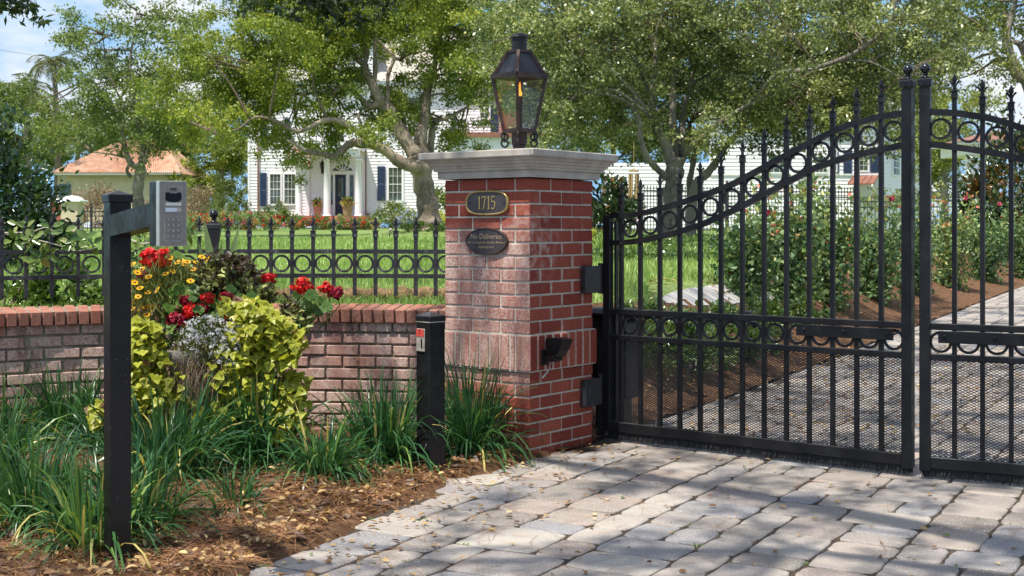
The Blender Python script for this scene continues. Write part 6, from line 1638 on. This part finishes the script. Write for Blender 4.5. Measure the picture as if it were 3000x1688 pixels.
# flag on a slanted pole by the portico
def flag():
    o = at(868, 462, HD-2.9); root = empty('flag', o, 0, 'red and white striped flag on a slanted pole by the portico', 'flag')
    e = at(832, 402, HD-3.6)-o; MB().tube([(0, 0, 0), tuple(e)], .02, 6).build('pole', M['white_paint'], root)
    n = 9; mats = (M['red_label'], M['white_paint'])
    for i in range(n):
        b = MB(); vs = []
        for k in range(9):
            t_ = k/8; x = e.x+.15+t_*1.35; z = e.z-.25-t_*.62+.05*math.sin(t_*7); y = e.y*.9+.10*math.sin(t_*8+i*.2)
            vs += [(x-i*.0, y, z-i*.085), (x, y, z-(i+1)*.085)]
        b.add(vs, [(2*k, 2*k+1, 2*k+3, 2*k+2) for k in range(8)]); b.build('stripe', mats[i % 2], root)
flag()

def urn(label, px, py0, py1, Y, seed):
    a, c = at(px, py0, Y), at(px, py1, Y); h = c.z-a.z; root = empty('porch_urn', a, 0, label, 'planter', 'flower urns on the porch')
    r = h*.42; MB().lathe([(r*.62, 0), (r*.7, .05), (r*.85, h*.5), (r, h*.9), (r*1.08, h*.92), (r*1.08, h), (r*.95, h)], 22).build('pot', M['terracotta'], root, True)
    nr = np.random.default_rng(seed)
    for nm, mt, n, z0, s, L in (('foliage', 'lime_leaf', 300, h*1.15, .30, .11), ('tall_leaves', 'oak_leaf', 160, h*1.45, .26, .16), ('blossoms', 'pink_petal', 170, h*1.22, .30, .09)):
        P = nr.normal(size=(n, 3))*np.array([s, s, s*.42])*h*.75+np.array([0, -.1, z0]); LV().leaves(P, nr.normal(size=(n, 3))+np.array([0, -.2, .6]), L, L*.55, nr.random(n)).build(nm, M[mt], root)
urn('flower filled urn standing behind the middle porch column', 931, 636, 604, HD-2.2, 1); urn('largest flower filled urn in front of the door', 1018, 640, 602, HD-4.2, 2)

def tile_house():
    Y = 84; root = house_root('tile_house', 'cream house with an orange clay tile roof behind the airy oak', 350, Y); f = Facade(root, Y)
    f.part('wall', M['stucco'], [(168, 508, 530, 650, 0, 8)]); f.part('fascia', M['white_paint'], [(162, 506, 425, 514, -.6, -.5), (425, 503, 536, 513, -.6, -.5)])
    f.part('window', M['window_glass'], [(172, 540, 208, 580, -.03, .02)]); f.part('brick_base', M['house_brick'], [(168, 620, 250, 655, -.4, .0)])
    rf = MB(); a, b = at(160, 508, Y)+f.inv, at(540, 505, Y)+f.inv; z1 = a.z+2.0
    # rolled tiles: ridged slope
    rows, n = 14, 60
    V = []; 
    for j in range(rows+1):
        t_ = j/rows
        x0 = a.x+3.2*t_; x1 = b.x-2.2*t_; yy = a.y-.7+4.2*t_; zz = a.z-.05+2.35*t_
        for k in range(n*4+1):
            s_ = k/(n*4); V.append((x0+(x1-x0)*s_, yy, zz+.13*abs(math.sin(math.pi*s_*n))+.03*((j % 1))))
    w = n*4+1; rf.add(V, [(j*w+k, j*w+k+1, (j+1)*w+k+1, (j+1)*w+k) for j in range(rows) for k in range(w-1)])
    t = NT('clay_tile'); c = t.ramp(t.noise(2.5, 6, .7), [(.3, (.40,.20,.12)), (.5, (.60,.36,.24)), (.7, (.72,.50,.37))]); mt = t.done(t.bsdf(c, .85))
    rf.add([(a.x+3.2, a.y+3.5, a.z+2.3), (b.x-2.2, a.y+3.5, a.z+2.3), (b.x, a.y+8, a.z), (a.x, a.y+8, a.z), (a.x, a.y-.7, a.z-.05), (b.x, a.y-.7, a.z-.05)], [(0, 1, 2, 3), (0, 3, 4), (1, 5, 2)])
    rf.build('tile_roof', mt, root)
tile_house()

def pier():
    Y = 46; o = at(212, 640, Y); o.z = terr1(o.x, Y); root = empty('garden_pier', o, 0, 'cream gate pier with a domed cap beyond the left fence', 'pier'); h = at(0, 592, Y).z-o.z
    b = MB(); b.box((0, 0, h/2), (.62, .62, h), ch=.02); b.build('shaft', M['stucco'], root); c = MB(); c.box((0, 0, h+.03), (.86, .86, .08), ch=.02); c.lathe([(.40, h+.07), (.36, h+.13), (.22, h+.20), (.02, h+.23)], 20); c.build('cap', M['white_paint'], root)
    q = at(175, 640, Y+2); q.z = terr1(q.x, Y+2); r2 = empty('brick_pier', q, 0, 'red brick pier beside the cream gate pier', 'pier'); b = MB(); b.box((0, 0, .55), (.55, .55, 1.3), ch=.02); b.build('shaft', M['house_brick'], r2); b = MB(); b.box((0, 0, 1.26), (.8, .8, .12), ch=.03); b.build('cap', M['white_paint'], r2)
pier()

def garden_fence(label, x0, x1, Y0, Y1, ztop, h, step, posts, loop=False):
    A, B = Vector((pxX(x0, Y0), Y0, 0)), Vector((pxX(x1, Y1), Y1, 0)); A.z, B.z = terr1(A.x, A.y), terr1(B.x, B.y)
    root = empty('garden_fence', A, 0, label, 'fence', 'thin black fences across the gardens'); d = B-A; L = Vector((d.x, d.y)).length; n = int(L/step); iron = M['fence_iron']
    zt = ztop-A.z
    for z in (zt-.10, zt-.28, .22): MB().bar((0, 0, z), (d.x, d.y, z), .045, .040).build('rail', iron, root)
    pm = MB().box((0, 0, (.10+zt)/2), (.020, .020, zt-.10)).lathe([(.022, zt-.01), (.020, zt+.02), (.002, zt+.09)], 6).mesh('picket', iron)
    cap = min(n, 99)
    for i in range(cap):
        t_ = (i+.5)/cap; link('picket', pm, root, (d.x*t_, d.y*t_, 0), (0, 0, math.atan2(d.y, d.x)))
    qm = MB().box((0, 0, (zt+.08)/2), (.075, .075, zt+.16)).lathe([(.05, zt+.16), (.055, zt+.20), (.03, zt+.25), (.005, zt+.27)], 10).mesh('post', iron)
    for k in range(posts+1):
        t_ = k/posts; link('post', qm, root, (d.x*t_, d.y*t_, 0), (0, 0, math.atan2(d.y, d.x)))
zt = EYE+(HY-552)/F*43
garden_fence('black garden fence behind the oak stems, left of the guest house', 1845, 2130, 42, 43, zt, 1.4, .11, 2)
garden_fence('black garden fence before the white guest house', 2130, 2505, 43, 44, zt, 1.4, .11, 2)
garden_fence('lower black garden fence behind the meeting stiles', 2505, 2850, 41, 40, EYE+(HY-582)/F*41, 1.2, .11, 2)
garden_fence('black garden fence at the far right beneath the magnolia', 2850, 3120, 40, 39, EYE+(HY-572)/F*40, 1.2, .11, 1)
garden_fence('small black fence beside the cream pier at the left', 205, 330, 50, 50, EYE+(HY-612)/F*50, 1.0, .14, 2)

def guest_house():
    Y = 70; root = house_root('guest_house', 'white clapboard guest house with a small copper awning behind the rose bushes', 2400, Y); f = Facade(root, Y); W = M['white_paint']
    f.siding(2080, 330, 2588, 700, pitch=.2); f.siding(1770, 478, 2080, 700, 'wing_wall', pitch=.2)
    # receding right-hand wall
    b = MB(); a = at(2588, 700, Y)+f.inv; top = at(2588, 300, Y).z+f.inv.z; dv = Vector((3.5, 4.6, 0)); z = a.z
    while z < top:
        b.add([(a.x, a.y, z), (a.x+dv.x, a.y+dv.y, z), (a.x+dv.x, a.y+dv.y+.04, z+.2), (a.x, a.y+.045, z+.2), (a.x, a.y+.05, z), (a.x+dv.x, a.y+dv.y+.05, z)], [(0, 1, 2, 3), (0, 4, 5, 1)]); z += .2
    b.build('side_wall', W, root)
    n = Vector((dv.y, -dv.x, 0)).normalized(); u = dv.normalized()
    def side_rect(bb, t0, t1, z0, z1, off, th):
        c = Vector((a.x, a.y, 0))+u*((t0+t1)/2)+n*(off); bb.box((c.x, c.y, (z0+z1)/2), (t1-t0, th, z1-z0), math.atan2(u.y, u.x))
    zt_, zb_ = at(0, 432, Y+1.5).z+f.inv.z, at(0, 512, Y+1.5).z+f.inv.z
    w = MB(); side_rect(w, 1.25, 2.35, zb_-.1, zt_+.1, .02, .09); wo = w.build('window', W, root); g_ = MB(); side_rect(g_, 1.38, 2.22, zb_, zt_, .07, .02); g_.build('glass', M['window_glass'], wo)
    gb = MB()
    for t_ in (1.66, 1.94): side_rect(gb, t_-.02, t_+.02, zb_, zt_, .09, .02)
    for z in np.linspace(zb_, zt_, 5)[1:-1]: side_rect(gb, 1.38, 2.22, z-.02, z+.02, .088, .016)
    gb.build('glazing_bars', W, wo)
    f.window(2518, 440, 2542, 500, 2, 4); f.shutter(2549, 432, 2573, 505); f.shutter(2470, 440, 2494, 507); f.window(2434, 440, 2450, 500, 2, 4); f.shutter(2452, 445, 2456, 507)
    f.window(2250, 455, 2300, 505, 3, 4); f.window(2390, 460, 2422, 505, 3, 4)
    f.part('corner_board', W, [(2584, 300, 2590, 700, -.05, .02)]); f.part('band_board', W, [(2080, 508, 2584, 514, -.06, .0)])
    aw = MB(); P = [at(2484, 539, Y-1.2), at(2560, 537, Y-1.2), at(2574, 513, Y), at(2502, 515, Y)]; P = [p+f.inv for p in P]; aw.add(P+[p+Vector((0, 0, -.06)) for p in P], [(0, 1, 2, 3), (7, 6, 5, 4), (0, 4, 5, 1), (1, 5, 6, 2), (3, 7, 4, 0)])
    for k in range(5):
        t_ = k/4; aw.bar(P[0].lerp(P[1], t_)+Vector((0, 0, .02)), P[3].lerp(P[2], t_)+Vector((0, 0, .02)), .035, .05)
    aw.build('awning', M['copper_roof'], root)
    br = MB(); br.bar(P[1]+Vector((-.1, 0, -.1)), (P[2].x-.1, P[2].y, P[2].z-1.1), .09); br.bar(P[0]+Vector((.2, 0, -.1)), (P[3].x+.1, P[3].y, P[3].z-1.1), .09); br.build('awning_bracket', W, root)
    f.part('roof', M['cap_stone'], [(2060, 300, 2600, 331, -.6, 5)])
guest_house()
def pavilion():
    Y = 52; o = at(2846, 600, Y); o.z = terr1(o.x, Y); root = empty('garden_pavilion', o, 0, 'white columned pavilion with a reddish roof beside the magnolia', 'pavilion'); inv = -o; W = M['white_paint']
    h = at(0, 455, Y).z-o.z
    for dx in (0, 2.6):
        b = MB(); b.box((dx, 0, h/2), (.36, .36, h), ch=.01); b.box((dx, 0, h*.78), (.44, .44, .05)); b.box((dx, 0, .1), (.46, .46, .2)); b.build('column', W, root)
    b = MB(); b.box((1.3, 1.2, h+.22), (3.3, 3.0, .42)); b.box((1.3, 1.2, h+.48), (3.9, 3.6, .10)); b.build('beam', W, root)
    r = MB(); z = h+.53; r.add([(-.75, -.7, z), (3.4, -.7, z), (3.4, 3.1, z), (-.75, 3.1, z), (1.3, 1.2, z+.55)], [(0, 1, 4), (1, 2, 4), (2, 3, 4), (3, 0, 4), (0, 3, 2, 1)]); r.build('roof', M['copper_roof'], root)
pavilion()
def wind_chime():
    Y = 24.5; o = at(1857, 500, Y); root = empty('wind_chime', o, 0, 'golden bamboo tube wind chime hanging behind the first gate bars', 'wind chime')
    b = MB(); b.lathe([(.10, -.02), (.10, .0), (.02, .02)], 16); b.tube([(0, 0, .01), (0, 0, .55)], .006, 5); b.build('hanger', M['bamboo'], root)
    for k in range(6):
        a = k*1.047; t_ = MB(); l = .42+.03*(k % 3); t_.tube([(.085*math.cos(a), .085*math.sin(a), -.06), (.085*math.cos(a), .085*math.sin(a), -.06-l)], .018, 8); t_.build('tube', M['bamboo'], root)
wind_chime()

# ------------------------------------------------------------------ planting before the houses
def bed_shrub(label, px, pyt, pyb, w, Y, mat, L, n, seed, base_r=.5, flowers=None, nf=0, group='shrubs before the white house', name='garden_shrub', lift=0):
    z = terr1(pxX(px, Y), Y); h = (HY-pyt)/F*Y+EYE-z; o = shrub(name, label, 'shrub', pxX(px, Y), Y, z, w/F*Y/2, .9, h/2*.92, n, L, L*.55, M[mat], base_r, group, oval=False, seed=seed, stems=4)
    if nf:
        nr = np.random.default_rng(seed); W = w/F*Y/2
        fl = LV()
        for k in range(nf):
            p = np.array([nr.uniform(-W, W), -.85-nr.random()*.2, nr.uniform(h*.25, h*.98)]); u = randdir(10); fl.leaves(p+u*.02, u, .06, .055, nr.random(10))
        fl.build('blossoms', M[flowers], o)
bed_shrub('clipped hedge under the left windows of the white house', 800, 596, 640, 130, 74, 'oak_leaf', .12, 2600, 1, .42)
bed_shrub('clipped hedge at the left corner of the white house', 690, 598, 640, 110, 74.5, 'oak_leaf', .12, 2200, 2, .48)
for i, (px, w, fl) in enumerate([(560, 90, 'red_petal'), (640, 90, 'red_petal'), (715, 90, 'pink_petal'), (790, 90, 'red_petal'), (870, 80, 'red_petal'), (945, 80, 'red_petal'), (1010, 70, 'pink_petal'), (1075, 80, 'red_petal')]):
    bed_shrub('flowering rose shrub '+['behind the fence post ball', 'right of the fence post ball', 'below the hedge corner', 'below the left windows', 'at the foot of the left porch column', 'below the porch steps', 'before the largest urn', 'right of the porch steps'][i], px, 622 if i < 4 else 635, 668, w, 66+.4*(i % 3), 'rose_leaf', .11, 2600, 10+i, .62, fl, 15, 'flowering shrubs edging the lawn', 'rose_shrub')
bed_shrub('rounded green shrub left of the oak trunk under the window', 1150, 584, 650, 105, 72, 'oak_leaf', .12, 2200, 31, .50); bed_shrub('shrub with pale blue flowers beside the oak trunk', 1200, 612, 660, 70, 60, 'oak_leaf', .10, 1200, 32, .6, 'blue_petal', 60)
bed_shrub('dark green shrub between the oak trunk and the brick pillar', 1285, 520, 650, 70, 64, 'oak_leaf', .13, 2200, 33, .40); bed_shrub('bright yellow green shrub at the foot of the pillar edge', 1290, 618, 665, 60, 56, 'lime_leaf', .09, 1200, 34, .75)
bed_shrub('tall dark bush left of the white house corner', 668, 500, 640, 80, 78, 'oak_leaf', .15, 2600, 35, .32); bed_shrub('grey green bush at the left wall of the white house', 715, 480, 620, 40, 80, 'olive_leaf', .15, 1500, 36, .55)
bed_shrub('dry pinkish shrub right of the intercom keypad', 590, 530, 640, 100, 79, 'straw', .13, 2400, 37, .7); bed_shrub('dry twiggy shrub before the tile roofed house', 290, 540, 640, 170, 76, 'straw', .14, 3200, 38, .75); bed_shrub('dry twiggy shrub below the tiled eave at its right end', 470, 560, 640, 130, 77, 'straw', .14, 2000, 39, .6)
grass_tuft('spiky yucca between the dry shrub and the white house', 625, 76, 2.4, 120, 41, 'far_leaf')
# ivy-like groundcover at the foot of the oak
bed_shrub('low leafy groundcover at the foot of the broad oak', 1240, 650, 672, 190, 41, 'cover_leaf', .09, 2200, 45, .6)
for px, py, Y, lab in ((1033, 684, 40, 'small dark spotlight in the grass left of the oak'), (1141, 690, 36, 'small pale spotlight in the grass before the oak'), (1845, 742, 19, 'small brown spotlight in the groundcover behind the gate')):
    o = ground_at(px, py+8); root = empty('garden_spotlight', o, 0, lab, 'spotlight', 'spotlights in the lawn'); s_ = o.y/40
    b = MB(); b.tube([(0, 0, -.02), (0, 0, .10*s_*2)], .015, 6); b.build('spike', M['plastic'], root); b = MB(); b.lathe([(.03, .0), (.05, .02), (.055, .16), (.05, .17)], 12); h = b.build('lamp_head', M['reader'] if 'pale' in lab else M['copper'], root, loc=(0, 0, .14*s_), rot=(.5, .3, 0))
# utility line across the sky
p0, p1 = at(-60, 138, 100), at(260, 175, 106); w = empty('utility_wire', p0, 0, 'thin dark wire crossing the sky at the upper left', 'wire'); MB().tube([(0, 0, 0), tuple((p1-p0)*.5+Vector((0, 0, -.15))), tuple(p1-p0)], .012, 5).build('cable', M['plastic'], w)
